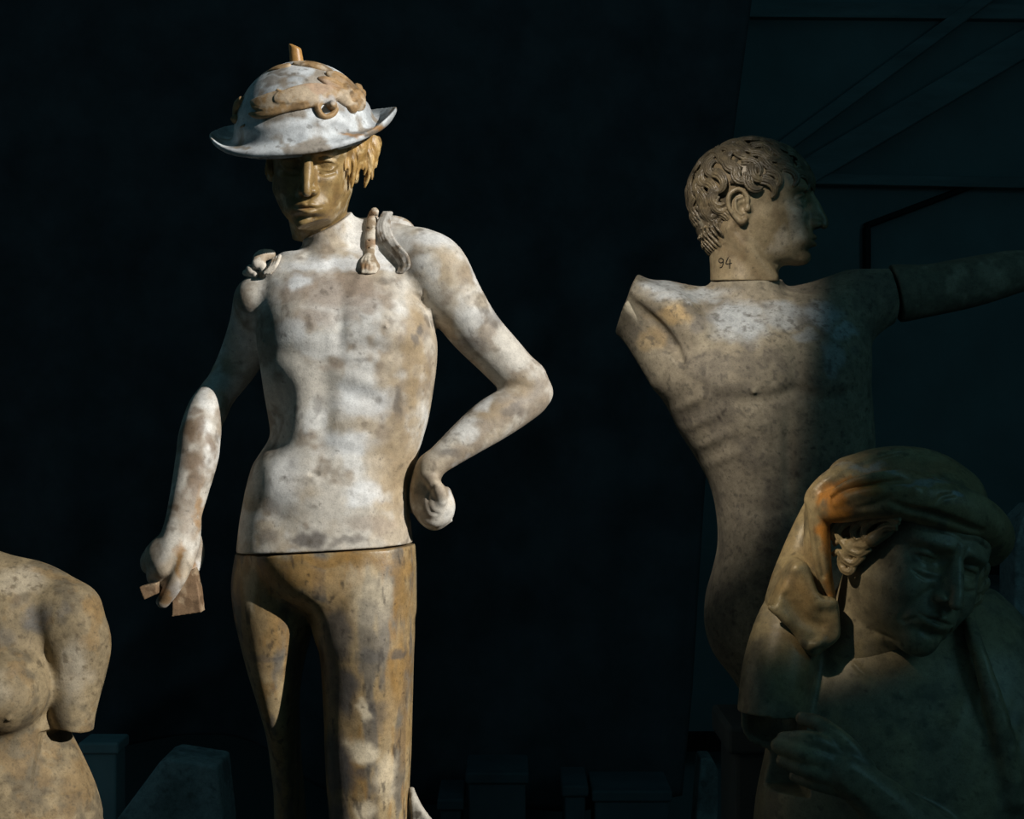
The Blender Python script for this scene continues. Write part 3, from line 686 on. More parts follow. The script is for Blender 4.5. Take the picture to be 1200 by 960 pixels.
    K.build('wing_tip', GV, M_PLASTER, root, rgb(170, 164, 152), [('noise', rgb(92, 84, 74), 12, 0.48, 0.62, .8)], 0)
    return root


def prism(V, K, poly, w0, w1, k=1.0, soft=0.0):
    """a convex outline given in picture positions, from depth w0 to w1"""
    P3 = [K.p(a, b, (w0 + w1) / 2) for a, b in poly]
    q = np.array([(p[0], p[2]) for p in P3]); c = q.mean(0)
    sl, P = V.box((q[:, 0].min() - 6 - k, w0 - 6 - k, q[:, 1].min() - 6 - k), (q[:, 0].max() + 6 + k, w1 + 6 + k, q[:, 1].max() + 6 + k))

    def mx(a, b):
        if soft <= 0: return np.maximum(a, b)
        h = np.maximum(soft - np.abs(a - b), 0); return np.maximum(a, b) + h * h / (4 * soft)
    d = np.maximum(w0 - P[1], P[1] - w1) + 0 * P[0] + 0 * P[2]
    for i in range(len(q)):
        a, b = q[i], q[(i + 1) % len(q)]
        n = np.array([b[1] - a[1], -(b[0] - a[0])]); n /= np.linalg.norm(n)
        if n @ (c - a) > 0: n = -n
        d = mx(d, (P[0] - a[0]) * n[0] + (P[2] - a[1]) * n[1])
    V.put(sl, d.astype(f4), k, 'add')
# ------------------------------------------------------------------ the headless female torso at the lower left
def torso_cast():
    K = Place(2.3)
    root = thing('torso_cast', 'tan plaster female torso with an arm broken off above the elbow, at the left edge', 'sculpture', (K.world(np.array([K.p(-30, 1110, 0)]))[0]))
    V = Vol((-820, -120, -640), (-462, 130, -110), 1.8)
    V.loft(K.rows([(672, -105, 40, -14, 40), (690, -130, 62, -10, 50), (720, -140, 70, -4, 58), (750, -140, 66, 0, 62), (790, -135, 60, 0, 64), (830, -130, 62, 0, 64), (860, -130, 78, 0, 66), (895, -138, 96, -2, 70), (926, -146, 109, -4, 74), (957, -152, 117, -6, 78), (1020, -160, 126, -6, 82), (1110, -160, 124, -6, 80)]), 6, 2.3)
    V.tube(K.pts([(84, 716, -6, 34), (44, 692, -14, 33), (0, 682, -16, 34), (-46, 664, -14, 34), (-66, 640, -12, 33), (-70, 600, -10, 32)]), 14)
    V.tube(K.pts([(-70, 600, -10, 32), (-78, 655, -14, 36), (-150, 712, -8, 36)]), 12)
    V.tube(K.pts([(78, 722, 0, 40), (90, 752, 2, 39), (91, 780, 4, 34), (87, 815, 6, 29), (84, 845, 8, 26), (83, 890, 8, 24)]), 8)
    sl, P = V.box(K.p(52, 905, -60), K.p(130, 820, 90))
    top = (480 - 856) + 0.05 * (P[0] + 515)
    near = (P[1] > -24) & (P[0] > -546 - 0 * P[1])
    V.D[sl] = np.where(near, np.maximum(V.D[sl], np.minimum((top - P[2]), (P[1] + 24)) * np.ones_like(V.D[sl])), V.D[sl])
    V.loft(K.rows([(830, -130, 62, -8, 60), (860, -130, 80, -14, 62), (895, -138, 96, -8, 68), (926, -146, 109, -4, 74), (957, -152, 117, -6, 78)]), 6, 2.3)
    V.tube(K.pts([(58, 786, 50, 3), (57, 812, 56, 4), (54, 842, 58, 4)]), 5, 4, 'cut')
    V.tube(K.pts([(64, 846, 36, 1), (84, 849, 40, 1.2), (103, 846, 34, 1)]), 2, 4, 'cut')
    for cx in (6, -84):
        V.ell(K.p(cx, 808, 44), (49, 56, 50), 12); V.bump(K.p(cx + 4, 826, 92), (30, 26, 24), 8)
    V.tube(K.on(V, [(10, 842, 3, -0.5), (10.5, 842, 2.8, 0.8)]), 4, 2)
    V.bump(K.p(54, 876, 52), (20, 44, 20), -15); V.bump(K.p(0, 884, 84), (70, 44, 13), -11)
    V.bump(K.p(40, 700, 40), (8, 30, 40), 3, 66); V.bump(K.p(-36, 700, 52), (12, 24, 20), -4)
    V.bump(K.p(-38, 920, 78), (60, 34, 60), 6); V.bump(K.p(60, 900, 66), (20, 30, 50), -4, 20)
    V.bump(K.p(100, 735, 36), (18, 24, 26), 3)
    lay = [('noise', rgb(142, 126, 98), 40, 0.44, 0.62, .7), ('noise', rgb(88, 80, 66), 34, 0.5, 0.66, .7), ('noise', rgb(124, 100, 66), 22, 0.54, 0.68, .5),
           ('blob', rgb(84, 82, 80), [(55, 720, 16, 18, .75), (85, 715, 10, 12, .5), (20, 740, 14, 10, .4), (35, 700, 12, 10, .4)]), ('blob', rgb(180, 172, 156), [(95, 780, 20, 40, .5), (30, 680, 30, 14, .4), (20, 790, 26, 20, .3)]),
           ('blob', rgb(124, 98, 60), [(115, 720, 8, 34, .5), (100, 910, 16, 30, .45), (20, 830, 30, 20, .3), (60, 672, 30, 5, .4)]), ('noise', rgb(84, 72, 54), 7, 0.6, 0.72, .6), ('noise', rgb(70, 62, 50), 3.5, 0.64, 0.74, .5)]
    K.build('body', V, M_ROUGH, root, rgb(122, 108, 84), lay, 1)
    return root
# ------------------------------------------------------------------ the old man's bust in cap and draped hood
def hooded_bust():
    K = Place(2.42)
    root = thing('bust', 'dark plaster bust of a frowning old man in a soft draped cap and robe', 'bust', (K.world(np.array([K.p(1065, 1120, 0)]))[0]))
    dark = rgb(140, 130, 108)
    lay = [('noise', rgb(160, 146, 114), 40, 0.44, 0.62, .7), ('noise', rgb(96, 90, 76), 26, 0.52, 0.68, .6), ('noise', rgb(60, 54, 44), 7, 0.64, 0.76, .5)]
    # robe and shoulders
    B = Vol((250, -150, -640), (690, 160, -170), 2.4)
    B.loft(K.rows([(690, 985, 1165, -50, 50), (720, 955, 1195, -40, 70), (760, 935, 1222, -26, 88), (820, 915, 1245, -14, 100), (900, 895, 1262, 0, 108), (960, 885, 1272, 4, 112), (1060, 880, 1276, 4, 112), (1120, 890, 1266, 4, 106)]), 6, 2.4)
    B.tube(K.pts([(1062, 760, -20, 56), (1060, 720, -20, 54)]), 16)
    B.tube(K.pts([(1040, 768, 62, 1.8), (1038, 800, 82, 2.2), (1038, 860, 102, 2.4), (1037, 960, 112, 2.4), (1037, 1040, 114, 2.4)]), 3, 4, 'cut')
    B.tube(K.pts([(1134, 722, 34, 8), (1142, 752, 66, 9), (1153, 785, 84, 9), (1172, 850, 96, 10), (1190, 940, 104, 10)]), 10)
    B.tube(K.pts([(1124, 726, 34, 3), (1132, 754, 76, 4), (1142, 788, 92, 4), (1158, 850, 104, 5)]), 5, 5, 'cut')
    B.tube(K.on(B, [(1001, 778, 2, -0.5), (1009, 787, 2.6, -0.5), (1018, 794, 2, -0.5)]), 3, 4)
    for i in range(5):
        B.bump(K.p(1120 + 18 * i, 860 + 12 * i, 98), (10, 34, 70), 4, 28)
    # sleeve, viewer left, open at the lower end
    B.tube(K.pts([(940, 690, -6, 28), (925, 730, 8, 37), (915, 775, 24, 42), (908, 815, 36, 41), (904, 850, 40, 40)]), 14)
    root_sleeve_cut(B, K)
    # forearm and hand with five fingers reaching out from below
    B.tube(K.pts([(1090, 985, 120, 34), (1050, 955, 132, 30), (1015, 925, 138, 25), (990, 905, 138, 24)]), 8)
    for (x0, y0, x1, y1, x2, y2, w, r) in ((985, 884, 952, 868, 918, 866, 136, 11), (984, 898, 945, 884, 912, 874, 140, 12), (986, 912, 950, 902, 918, 892, 140, 11.5), (992, 926, 960, 918, 932, 910, 134, 10)):
        B.tube(K.pts([(x0 + 16, y0 + 8, w - 4, r + 1), (x0, y0, w, r), (x1, y1, w + 2, r * 0.95), (x2, y2, w - 14, r * 0.72)]), 2.5)
    B.tube(K.pts([(1012, 900, 138, 13), (990, 872, 136, 11), (962, 850, 126, 9.5), (940, 842, 114, 7.5)]), 3)
    K.build('robe', B, M_WAXED, root, dark, lay + [('blob', rgb(150, 128, 86), [(912, 770, 36, 44, .6), (940, 725, 30, 26, .5)])], 1)
    # head
    H = head_vol(1.0, 1.0, 1.12, 1.1, 0.62, old=1.0, full=1.4, brow=1.3, grow=(0, 0, 14))
    H.tube([(0, -20, -50, 44), (0, -28, -84, 44), (0, -32, -108, 44)], 14)
    rot = turn(18, 1, 19); off = np.array(K.p(1073, 650, 34))
    K.build('head', H, M_WAXED, root, dark, lay, 1, M=(rot, off, 1.28))
    # curls at the temples: every lock is three strands lying side by side
    left_ = (((1054, 610), (1038, 606), (1022, 611), (1012, 622), (1016, 634), (1026, 631)), ((1050, 617), (1036, 618), (1026, 627), (1015, 640), (1001, 640), (996, 648)), ((1024, 606), (1009, 611), (1000, 621), (1003, 632), (1012, 629)),
             ((1002, 608), (989, 614), (982, 624), (986, 634), (993, 631)), ((1018, 642), (1006, 649), (993, 643), (985, 634), (977, 638)), ((993, 607), (981, 613), (974, 624), (977, 632)), ((1010, 651), (1000, 660), (990, 656), (983, 647), (976, 650)), ((1000, 660), (996, 670), (988, 668), (984, 660)))
    right_ = (((1146, 656), (1156, 664), (1152, 676), (1142, 676)), ((1150, 674), (1156, 684), (1148, 694), (1139, 690)), ((1146, 690), (1148, 702), (1138, 709), (1129, 703)), ((1138, 702), (1136, 714), (1124, 719), (1117, 711)), ((1140, 660), (1134, 672), (1142, 682)))
    for curls, lo_, hi_ in ((left_, (352, -20, -260), (476, 150, -104)), (right_, (494, -40, -270), (590, 110, -150))):
        G = Vol(lo_, hi_, 1.0)
        for L_ in curls:
            P_ = spline([(a, b) for a, b in L_], 4); n_ = len(P_)
            T_ = np.gradient(P_, axis=0); T_ /= np.linalg.norm(T_, axis=1)[:, None] + 1e-6
            for o_, up_ in ((-3.4, 0), (0, 1.6), (3.4, 0)):
                pts = []
                for j in range(n_):
                    f = j / (n_ - 1.0); x = P_[j, 0] - T_[j, 1] * o_ * (1 - 0.5 * f); y = P_[j, 1] + T_[j, 0] * o_ * (1 - 0.5 * f)
                    wc = 68 + 0.9 * max(0, x - 1000) - 0.8 * max(0, 1000 - x) if x < 1080 else 54 - 0.2 * (x - 1120)
                    pts.append(K.p(x, y, wc + up_ + 5 * math.sin(math.pi * f), 2.3 * (1 - 0.35 * f)))
                G.tube(pts, 0.5, 1)
        G.tube([K.p(L_[0][0] * 0.5 + L_[-1][0] * 0.5, L_[0][1] * 0.5 + L_[-1][1] * 0.5, (60 + 0.9 * max(0, L_[1][0] - 1000) - 0.8 * max(0, 1000 - L_[1][0]) if L_[0][0] < 1080 else 48), 8.0) for L_ in sorted(curls, key=lambda c: c[0][0] + c[0][1])], 2, 3)
        K.build('curls', G, M_WAXED, root, rgb(146, 128, 98), lay, 0)
    # soft cap with heavy folds
    C = Vol((325, -120, -270), (606, 160, -36), 1.4)
    C.ell(K.p(1064, 600, -10), (96, 98, 74), 6, (0, 13, 0))
    C.tube(K.pts([(1000, 566, 20, 32), (1040, 558, 24, 34), (1085, 562, 20, 34), (1120, 580, 10, 30)]), 12)
    C.tube(K.pts([(962, 596, 46, 15), (985, 592, 78, 20), (1020, 584, 98, 24), (1056, 582, 106, 26), (1092, 590, 104, 27), (1124, 602, 92, 27)]), 10)                     # band over the brow
    C.tube(K.pts([(1052, 586, 108, 14), (1082, 584, 112, 22), (1120, 596, 98, 26), (1150, 612, 74, 26), (1164, 630, 44, 24), (1160, 644, 10, 20)]), 5)                # heavy overlapping roll
    C.tube(K.pts([(1100, 616, 96, 12), (1132, 626, 84, 15), (1158, 640, 54, 14)]), 5)
    C.tube(K.pts([(1024, 556, 28, 24), (985, 562, 44, 17), (962, 574, 50, 12), (952, 586, 48, 9)]), 8)
    C.ell(K.p(1068, 654, 16), (76, 86, 52), 5, (0, 16, 0), 'cut')
    def crease(L_, k=5): C.tube(K.on(C, L_), k, 4, 'cut')
    def ridge(L_, k=8): C.tube(K.on(C, L_), k, 4)
    crease([(1046, 590, 2, 1), (1066, 597, 4, 0), (1092, 603, 5, 0), (1122, 613, 5, 0), (1150, 623, 3, 1)])
    crease([(970, 584, 1, 1), (986, 576, 4, 1), (1016, 568, 4.5, 1), (1052, 564, 4, 1), (1090, 566, 3, 1)])
    crease([(966, 574, 1, 1), (980, 562, 4, 1), (1000, 548, 4, 1), (1030, 538, 3, 1), (1056, 532, 2, 1)])
    crease([(1006, 596, 2, 1), (1026, 592, 4, 1), (1040, 583, 3, 1), (1042, 576, 2, 1)], 4)
    crease([(1098, 590, 1.5, 1), (1104, 582, 2.6, 1), (1118, 579, 2, 1)], 3)
    crease([(1108, 626, 2, 1), (1132, 633, 3.5, 0), (1156, 640, 2, 1)], 4)
    ridge([(974, 580, 2, -1.5), (990, 569, 4, -1), (1024, 559, 5, -1), (1062, 556, 5, -2), (1100, 560, 4, -2)])
    ridge([(974, 564, 2, -1.5), (986, 556, 4, -1), (1012, 542, 4, -1), (1044, 531, 4, -2), (1066, 529, 3, -2)])
    ridge([(980, 590, 2, -1.5), (996, 582, 4, -1), (1030, 575, 4, -1), (1070, 574, 4, -2)])
    # hanging fold on the viewer-left side
    C.tube(K.pts([(954, 582, 46, 9), (959, 606, 54, 12), (962, 640, 54, 11), (966, 672, 48, 9), (975, 702, 40, 5)]), 5)
    C.tube(K.pts([(958, 600, 26, 15), (956, 650, 16, 14), (960, 690, 14, 12)]), 8)
    crease([(952, 600, 1.5, 0), (956, 622, 2.4, 0), (960, 650, 2.4, 0), (965, 676, 1.5, 0)], 3)
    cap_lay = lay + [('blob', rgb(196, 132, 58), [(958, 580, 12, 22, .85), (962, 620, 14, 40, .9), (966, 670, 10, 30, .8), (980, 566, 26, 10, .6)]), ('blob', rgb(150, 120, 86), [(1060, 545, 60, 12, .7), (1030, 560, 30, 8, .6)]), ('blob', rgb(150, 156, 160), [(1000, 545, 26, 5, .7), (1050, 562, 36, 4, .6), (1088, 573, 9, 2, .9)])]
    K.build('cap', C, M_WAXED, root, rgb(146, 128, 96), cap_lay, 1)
    # hood cloth falling from the cap to the sleeve
    D_ = Vol((255, -110, -330), (402, 110, -92), 1.6)
    D_.tube(K.pts([(958, 590, -10, 14), (946, 622, -16, 18), (938, 655, -10, 24), (934, 690, 6, 32), (936, 730, 14, 40)]), 10)
    prism(D_, K, [(926, 652), (942, 656), (954, 700), (938, 752), (920, 733), (896, 718), (903, 694)], -10, 66, 5, 9); prism(D_, K, [(940, 692), (976, 698), (979, 744), (945, 768), (930, 745)], -10, 66, 6, 8)
    D_.tube(K.on(D_, [(934, 668, 4, -1.5), (944, 688, 5, -2), (956, 704, 5, -3), (970, 708, 4, -2)]), 10)
    D_.tube(K.on(D_, [(902, 712, 3, -1), (920, 724, 4, -1), (935, 742, 4.5, -1), (946, 757, 4, -1), (964, 752, 4, -1), (978, 744, 3, -1)]), 7)
    D_.tube(K.on(D_, [(922, 700, 2, 1), (934, 716, 4, 1), (948, 730, 5, 1), (962, 734, 3, 1)]), 9, 4, 'cut')
    K.build('hood', D_, M_WAXED, root, rgb(146, 130, 98), lay + [('blob', rgb(162, 132, 88), [(925, 690, 22, 26, .6), (945, 720, 30, 20, .5)])], 2)
    return root


def root_sleeve_cut(B, K):
    # trims the sleeve end level and hollows it
    sl, P = B.box(K.p(856, 905, -30), K.p(956, 800, 130))
    lim = (480 - 828)
    d = np.maximum(lim - P[2] - 0.06 * (P[0] - 305), -500)
    sub = B.D[sl]
    # only the tube, not the robe behind it
    inx = P[1] > 16
    B.D[sl] = np.where(inx, np.maximum(sub, np.minimum(d, (P[1] - 16) * 0.8) * np.ones_like(sub)), sub)
    B.tube(K.pts([(908, 806, 38, 31), (905, 850, 42, 36)]), 3, 3, 'cut')
def skin_depth(V, pos):
    """depth w of the surface towards the viewer at local (u, v)"""
    d = (V[:, 0] - pos[0]) ** 2 + (V[:, 2] - pos[1]) ** 2
    near = (d < 2.6) & (V[:, 1] > -20)
    return V[near, 1].mean() if near.any() else 0.0


# ------------------------------------------------------------------ the armless-sided torso with the curly head in profile
def curly_figure():
    K = Place(2.85)
    root = thing('statue', 'plaster statue with curly hair, head in profile, one arm broken off at the shoulder', 'statue', (K.world(np.array([K.p(925, 860, 0)]))[0]))
    V = Vol((110, -130, -390), (452, 140, 165), 2.0)
    V.loft(K.rows([(350, 815, 985, -10, 52), (372, 800, 1004, -5, 64), (396, 778, 1016, 0, 76), (420, 764, 1019, 2, 84), (450, 766, 1018, 4, 88), (477, 782, 1020, 4, 88), (507, 797, 1022, 2, 85), (540, 818, 1023, 0, 82), (573, 834, 1021, 0, 79), (607, 841, 1017, 0, 78), (640, 842, 1014, 0, 80), (670, 836, 1014, 0, 84), (700, 828, 1016, 0, 86), (735, 827, 1018, 0, 86), (765, 836, 1012, 0, 80), (795, 858, 1000, 0, 64), (830, 880, 985, 0, 50)]), 4, 2.4, cap=20)
    V.tube(K.pts([(880, 375, -10, 44), (877, 345, -4, 41), (875, 320, -2, 40), (874, 300, -2, 40)]), 16)
    V.plane(K.p(875, 329, 0), (-0.03, 0.08, 1), 1.2)
    V.tube(K.pts([(870, 372, -16, 30), (820, 366, -16, 30), (780, 362, -10, 32)]), 18)
    V.tube(K.pts([(885, 372, -16, 30), (950, 362, -18, 30), (1000, 352, -18, 34)]), 18)
    # broken stump, viewer left
    V.tube(K.pts([(845, 420, 6, 62), (805, 392, 8, 48), (765, 368, 6, 36), (735, 352, 4, 33), (710, 338, 2, 33)]), 16)
    V.tube(K.pts([(790, 430, 20, 34), (762, 400, 12, 26), (738, 384, 6, 16), (716, 372, 4, 12)]), 12)
    V.plane(K.p(735, 354, 0), (-0.93, -0.12, 0.36), 2)
    V.tube(K.on(V, [(738, 350, 4, -1), (752, 364, 8, -1), (770, 382, 10, 0), (788, 404, 8, 0), (800, 424, 4, 1)]), 7, 5, 'cut'); V.tube(K.on(V, [(760, 345, 12, -6), (790, 364, 16, -6), (818, 392, 16, -8)]), 12)
    V.bump(K.p(800, 352, 40), (30, 40, 16), 4, 60)
    # viewer-right shoulder, raised arm
    V.tube(K.pts([(940, 400, 0, 52), (985, 372, -8, 44), (1020, 352, -14, 38), (1044, 345, -16, 34), (1060, 342, -16, 32)]), 16)
    V.plane(K.p(1046, 345, -16), (0.97, 0.05, 0.2), 1.5)
    # chest and belly
    V.bump(K.p(862, 432, 86), (52, 40, 34), 8); V.bump(K.p(978, 430, 84), (42, 40, 34), 8)
    V.bump(K.p(934, 430, 92), (8, 34, 44), -4.5, -4)
    V.tube(K.pts([(806, 448, 84, 2), (845, 470, 96, 4), (900, 468, 98, 4), (930, 458, 94, 3)]), 12, 5, 'cut'); V.tube(K.pts([(938, 458, 94, 3), (970, 470, 94, 4), (1008, 456, 78, 2)]), 12, 5, 'cut')
    V.bump(K.p(925, 540, 84), (7, 30, 70), -5, -2); V.bump(K.p(885, 500, 88), (34, 30, 16), 3, 10); V.bump(K.p(890, 540, 86), (30, 30, 18), 3, 6)
    V.bump(K.p(855, 520, 80), (16, 34, 60), -3, -12)
    for i in range(4):
        V.bump(K.p(812 + i * 13, 470 + i * 22, 60), (24, 34, 6), 2.6, -30)
    V.bump(K.p(905, 640, 84), (60, 40, 44), 7); V.bump(K.p(880, 596, 84), (60, 30, 9), -3, 6)
    V.ell(K.p(908, 628, 96), (6, 12, 5), 3, op='cut')
    V.tube(K.pts([(836, 668, 78, 3), (866, 716, 92, 5), (900, 760, 90, 5)]), 12, 5, 'cut')
    V.bump(K.p(905, 372, 50), (46, 30, 7), 3, -74); V.bump(K.p(845, 372, 50), (7, 30, 34), 3, 70); V.bump(K.p(905, 362, 50), (9, 26, 9), -4)
    V.tube(K.on(V, [(884, 459, 2.4, -0.5), (884.4, 459, 2.2, 0.6)]), 3, 2)
    lay = [('noise', rgb(144, 136, 118), 46, 0.44, 0.64, 0.8), ('noise', rgb(104, 98, 88), 30, 0.5, 0.66, 0.7),
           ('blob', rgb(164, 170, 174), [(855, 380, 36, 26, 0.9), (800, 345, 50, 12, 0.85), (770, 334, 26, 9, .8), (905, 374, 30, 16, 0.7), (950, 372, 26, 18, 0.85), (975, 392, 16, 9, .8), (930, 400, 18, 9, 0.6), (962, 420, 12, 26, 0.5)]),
           ('blob', rgb(112, 108, 102), [(808, 378, 11, 12, 0.8), (862, 410, 9, 7, 0.7), (890, 368, 14, 5, .6), (985, 412, 7, 6, .7), (940, 360, 12, 5, .6), (935, 385, 12, 5, .6)]),
           ('blob', rgb(52, 48, 46), [(834, 490, 3, 6, 0.8), (938, 523, 3, 3, 0.9), (812, 458, 4, 7, .6), (842, 482, 2, 8, .7), (925, 552, 4, 2, .6)]),
           ('blob', rgb(176, 150, 104), [(780, 372, 22, 10, .6), (760, 400, 16, 14, .4)]),
           ('noise', rgb(80, 76, 70), 6, 0.6, 0.72, 0.6), ('noise', rgb(66, 62, 56), 3.5, 0.64, 0.74, 0.5)]
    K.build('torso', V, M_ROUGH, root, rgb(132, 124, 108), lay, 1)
    A = Vol((430, -70, 90), (640, 60, 190), 2.0)
    A.tube(K.pts([(1030, 346, -16, 35), (1052, 344, -16, 34.5), (1090, 340, -20, 31), (1140, 330, -26, 30), (1190, 318, -30, 26), (1225, 310, -34, 22)]), 4)
    A.plane(K.p(1049, 345, -16), (-0.97, -0.05, -0.2), 1.5)
    K.build('arm', A, M_ROUGH, root, rgb(112, 106, 92), [('noise', rgb(150, 142, 124), 26, 0.5, 0.66, .7)], 1)
    # ---- head in profile with its neck down to the seam
    sc_ = 0.94
    H = head_vol(1.1, 0.9, 1.0, 0.55, 0.9, brow=1.9, full=0.8, grow=(0, 6, 14), ear_at=(-11, -6))
    H.tube([(0, -26, -28, 42), (0, -22, -60, 41.5), (0, -20, -84, 42), (0, -19, -108, 43)], 12)
    H.tube([(-38, -34, -34, 9), (-36, -12, -62, 9), (-24, 14, -94, 9)], 10); H.tube([(38, -34, -34, 9), (36, -12, -62, 9), (24, 14, -94, 9)], 10)
    H.plane((0, -19, -95.5), (0.05, -0.03, -1), 1.0)
    rot = turn(78, -1, 1); off = np.array(K.p(891, 240, 0))
    head_lay = [('noise', rgb(154, 140, 112), 36, 0.44, 0.62, .7), ('noise', rgb(108, 92, 68), 22, 0.52, 0.66, .6), ('blob', rgb(196, 190, 176), [(925, 265, 14, 30, .5), (905, 285, 12, 16, .4)]), ('noise', rgb(70, 62, 48), 6, 0.64, 0.75, .5)]
    head = K.build('head', H, M_WAXED, root, rgb(134, 120, 94), head_lay, 1, M=(rot, off, sc_))
    # ---- curls: every lock is three strands that wave away from the crown
    G = Vol((-68, -100, -80), (68, 76, 98), 0.8)
    rnd = random.Random(11)
    c0 = np.array([0, -12, 14.0]); rad = np.array([53, 74.5, 64.5])
    G.ell(c0 + np.array([0, -2, 5]), rad - np.array([4, 4.5, 3.5]), 3)
    G.ell((0, -44, -22), (40, 37, 38), 6)
    G.plane((0, 60, 28), (0, 0.93, -0.36), 2)
    for s_ in (-1, 1):                                     # keep face, temples and ears clear of the cap
        pass
    yy = G.ax[1][None, :, None]; zz = G.ax[2][None, None, :]
    line = np.interp(G.ax[1], [-90, -60, -44, -38, -34, -8, -4, 6, 12, 24, 46, 70], [-62, -60, -40, -30, 22, 22, -8, -4, 14, 24, 27, 30]).astype(f4)[None, :, None]
    G.D = np.maximum(G.D, (line - zz) * 0.7)

    def surf(p):
        d = p - c0; k = np.sqrt(((d / rad) ** 2).sum()); return c0 + d / k
    whorl = np.array([0, -52, 66.0]); N = 250
    for i in range(N):
        z = 1 - 2 * (i + 0.5) / N; r_ = math.sqrt(1 - z * z); th = i * 2.399963 + rnd.uniform(-0.12, 0.12)
        p = c0 + rad * np.array([math.cos(th) * r_, math.sin(th) * r_, z])
        hl = np.interp(p[1], [-90, -60, -44, -38, -34, -8, -4, 6, 12, 24, 46, 70], [-60, -58, -38, -26, 22, 22, 2, 8, 18, 24, 24, 24])
        if p[2] < hl: continue
        nrm = (p - c0) / rad ** 2; nrm /= np.linalg.norm(nrm)
        t = p - whorl; dist = np.linalg.norm(t); t = t - nrm * (t @ nrm); t /= np.linalg.norm(t) + 1e-6
        sgn = 1 if (int(dist / 17.0) % 2) else -1
        if rnd.random() < 0.15: sgn = -sgn
        ang = -0.75 * sgn + rnd.uniform(-0.25, 0.25); q = surf(p - t * 9); path = []
        step = 3.3 + rnd.uniform(-0.3, 0.5); cl = rnd.uniform(0.10, 0.2)
        for j in range(12):
            nrm = (q - c0) / rad ** 2; nrm /= np.linalg.norm(nrm)
            t = q - whorl; t = t - nrm * (t @ nrm); t /= np.linalg.norm(t) + 1e-6
            b = np.cross(nrm, t)
            hd = t * math.cos(ang) + b * math.sin(ang)
            path.append((q.copy(), nrm.copy(), np.cross(nrm, hd)))
            q = surf(q + hd * step * (1 - 0.03 * j)); ang += sgn * (cl + 0.018 * j)
        top_ = rnd.uniform(0.6, 2.6)
        for o_, lift in ((-5.0, 0.2), (-1.7, 1.5), (1.7, 1.5), (5.0, 0.2)):
            pts = []
            for j, (a, n_, sd) in enumerate(path):
                f = j / 11.0
                pts.append(tuple(a + n_ * (lift + top_ + 2.8 * math.sin(math.pi * min(1, 0.1 + f * 0.95))) + sd * o_ * (1 - 0.7 * f * f)) + (1.75 * (1 - 0.4 * f),))
            G.tube(pts, 0.15, 2)
    for s_ in (-1, 1):                                     # nape
        for i in range(9):
            x = s_ * (6 + 4.4 * i); yb = -86 + 0.5 * i * i * 0.9
            for k_ in range(5):
                z0 = -2 - 11 * k_; ph = i * 0.55 + k_ * 1.7
                pts = [(x + 3.4 * math.sin(ph + j * 0.9), yb + 1.5 + 2.2 * k_ + 3.2 * max(0, k_ - 1.5) + 3.0 * math.cos(ph + j * 0.9) + 0.9 * j * (0.3 + 0.25 * k_), z0 - 3.6 * j, 2.4 * (1 - 0.1 * j)) for j in range(6)]
                if not (k_ >= 3 and i > 6): G.tube(pts, 0.6, 2)
    K.build('hair', G, M_WAXED, root, rgb(100, 90, 72), [('noise', rgb(128, 114, 86), 14, 0.5, 0.64, .5), ('noise', rgb(70, 64, 54), 9, 0.52, 0.66, .6), ('blob', rgb(150, 144, 128), [(852, 222, 3, 3, .7), (924, 201, 3, 3, .7), (820, 258, 3, 7, .6)])], 0, M=(rot, off, sc_))
    # ---- inventory number inked on the neck
    HV_ = np.array([v.co[:] for v in head.data.vertices]) + np.array(root.location)
    loc = np.stack([HV_[:, 0] * K.s, (K.Y0 - HV_[:, 1]) * K.s, (HV_[:, 2] - ZC) * K.s], 1)
    NV = Vol((238, 0, 158), (264, 60, 186), 0.4)
    strokes = [[(847.5, 304.5), (845.5, 302.8), (843, 304), (843, 307), (845.5, 308), (847.5, 306.5), (847.8, 304)], [(847.8, 304), (847.6, 309), (846.2, 313), (844, 313.8)], [(853.5, 302), (851, 309.2), (857.5, 308.6)], [(855.6, 304.5), (855.2, 314.5)]]
    for st in strokes:
        pts = []
        for a, b_ in st:
            u, v = (a - 600), (480 - b_)
            w = 0.0
            for _ in range(3): w = skin_depth(loc, (u * (1 - w / F), v * (1 - w / F)))
            pts.append((u * (1 - w / F), w - 0.35, v * (1 - w / F), 0.75))
        NV.tube(pts, 0.2, 3)
    K.build('inked_number', NV, M_INK, root, rgb(18, 16, 15), [], 0)
    return root
# ------------------------------------------------------------------ room, backdrop, pedestals
def box_bm(bm, lo, hi, bev=0.0):
    r_ = bmesh.ops.create_cube(bm, size=1.0)
    lo = Vector(lo); hi = Vector(hi)
    for v in r_['verts']:
        v.co = Vector((lo[i] + (v.co[i] + 0.5) * (hi[i] - lo[i]) for i in range(3)))
    if bev:
        es = list({e for v in r_['verts'] for e in v.link_edges})
        bmesh.ops.bevel(bm, geom=es, offset=bev, segments=2, affect='EDGES', profile=0.5)


def link_bm(name, bm, mat, parent=None, kind=None, loc=(0, 0, 0), smooth=False):
    me = bpy.data.meshes.new(name); bm.to_mesh(me); bm.free()
    for p in me.polygons: p.use_smooth = smooth
    me.materials.append(mat)
    o = bpy.data.objects.new(name, me); COL.objects.link(o); o.location = loc
    if parent: o.parent = parent
    if kind: o['kind'] = kind
    return o


def at(px, py, Y):
    return Vector(((px - 600) * Y / F, Y, ZC - (py - 480) * Y / F))


def struct_box(name, lo, hi, mat, bev=0.0):
    bm = bmesh.new(); box_bm(bm, lo, hi, bev); return link_bm(name, bm, mat, kind='structure')


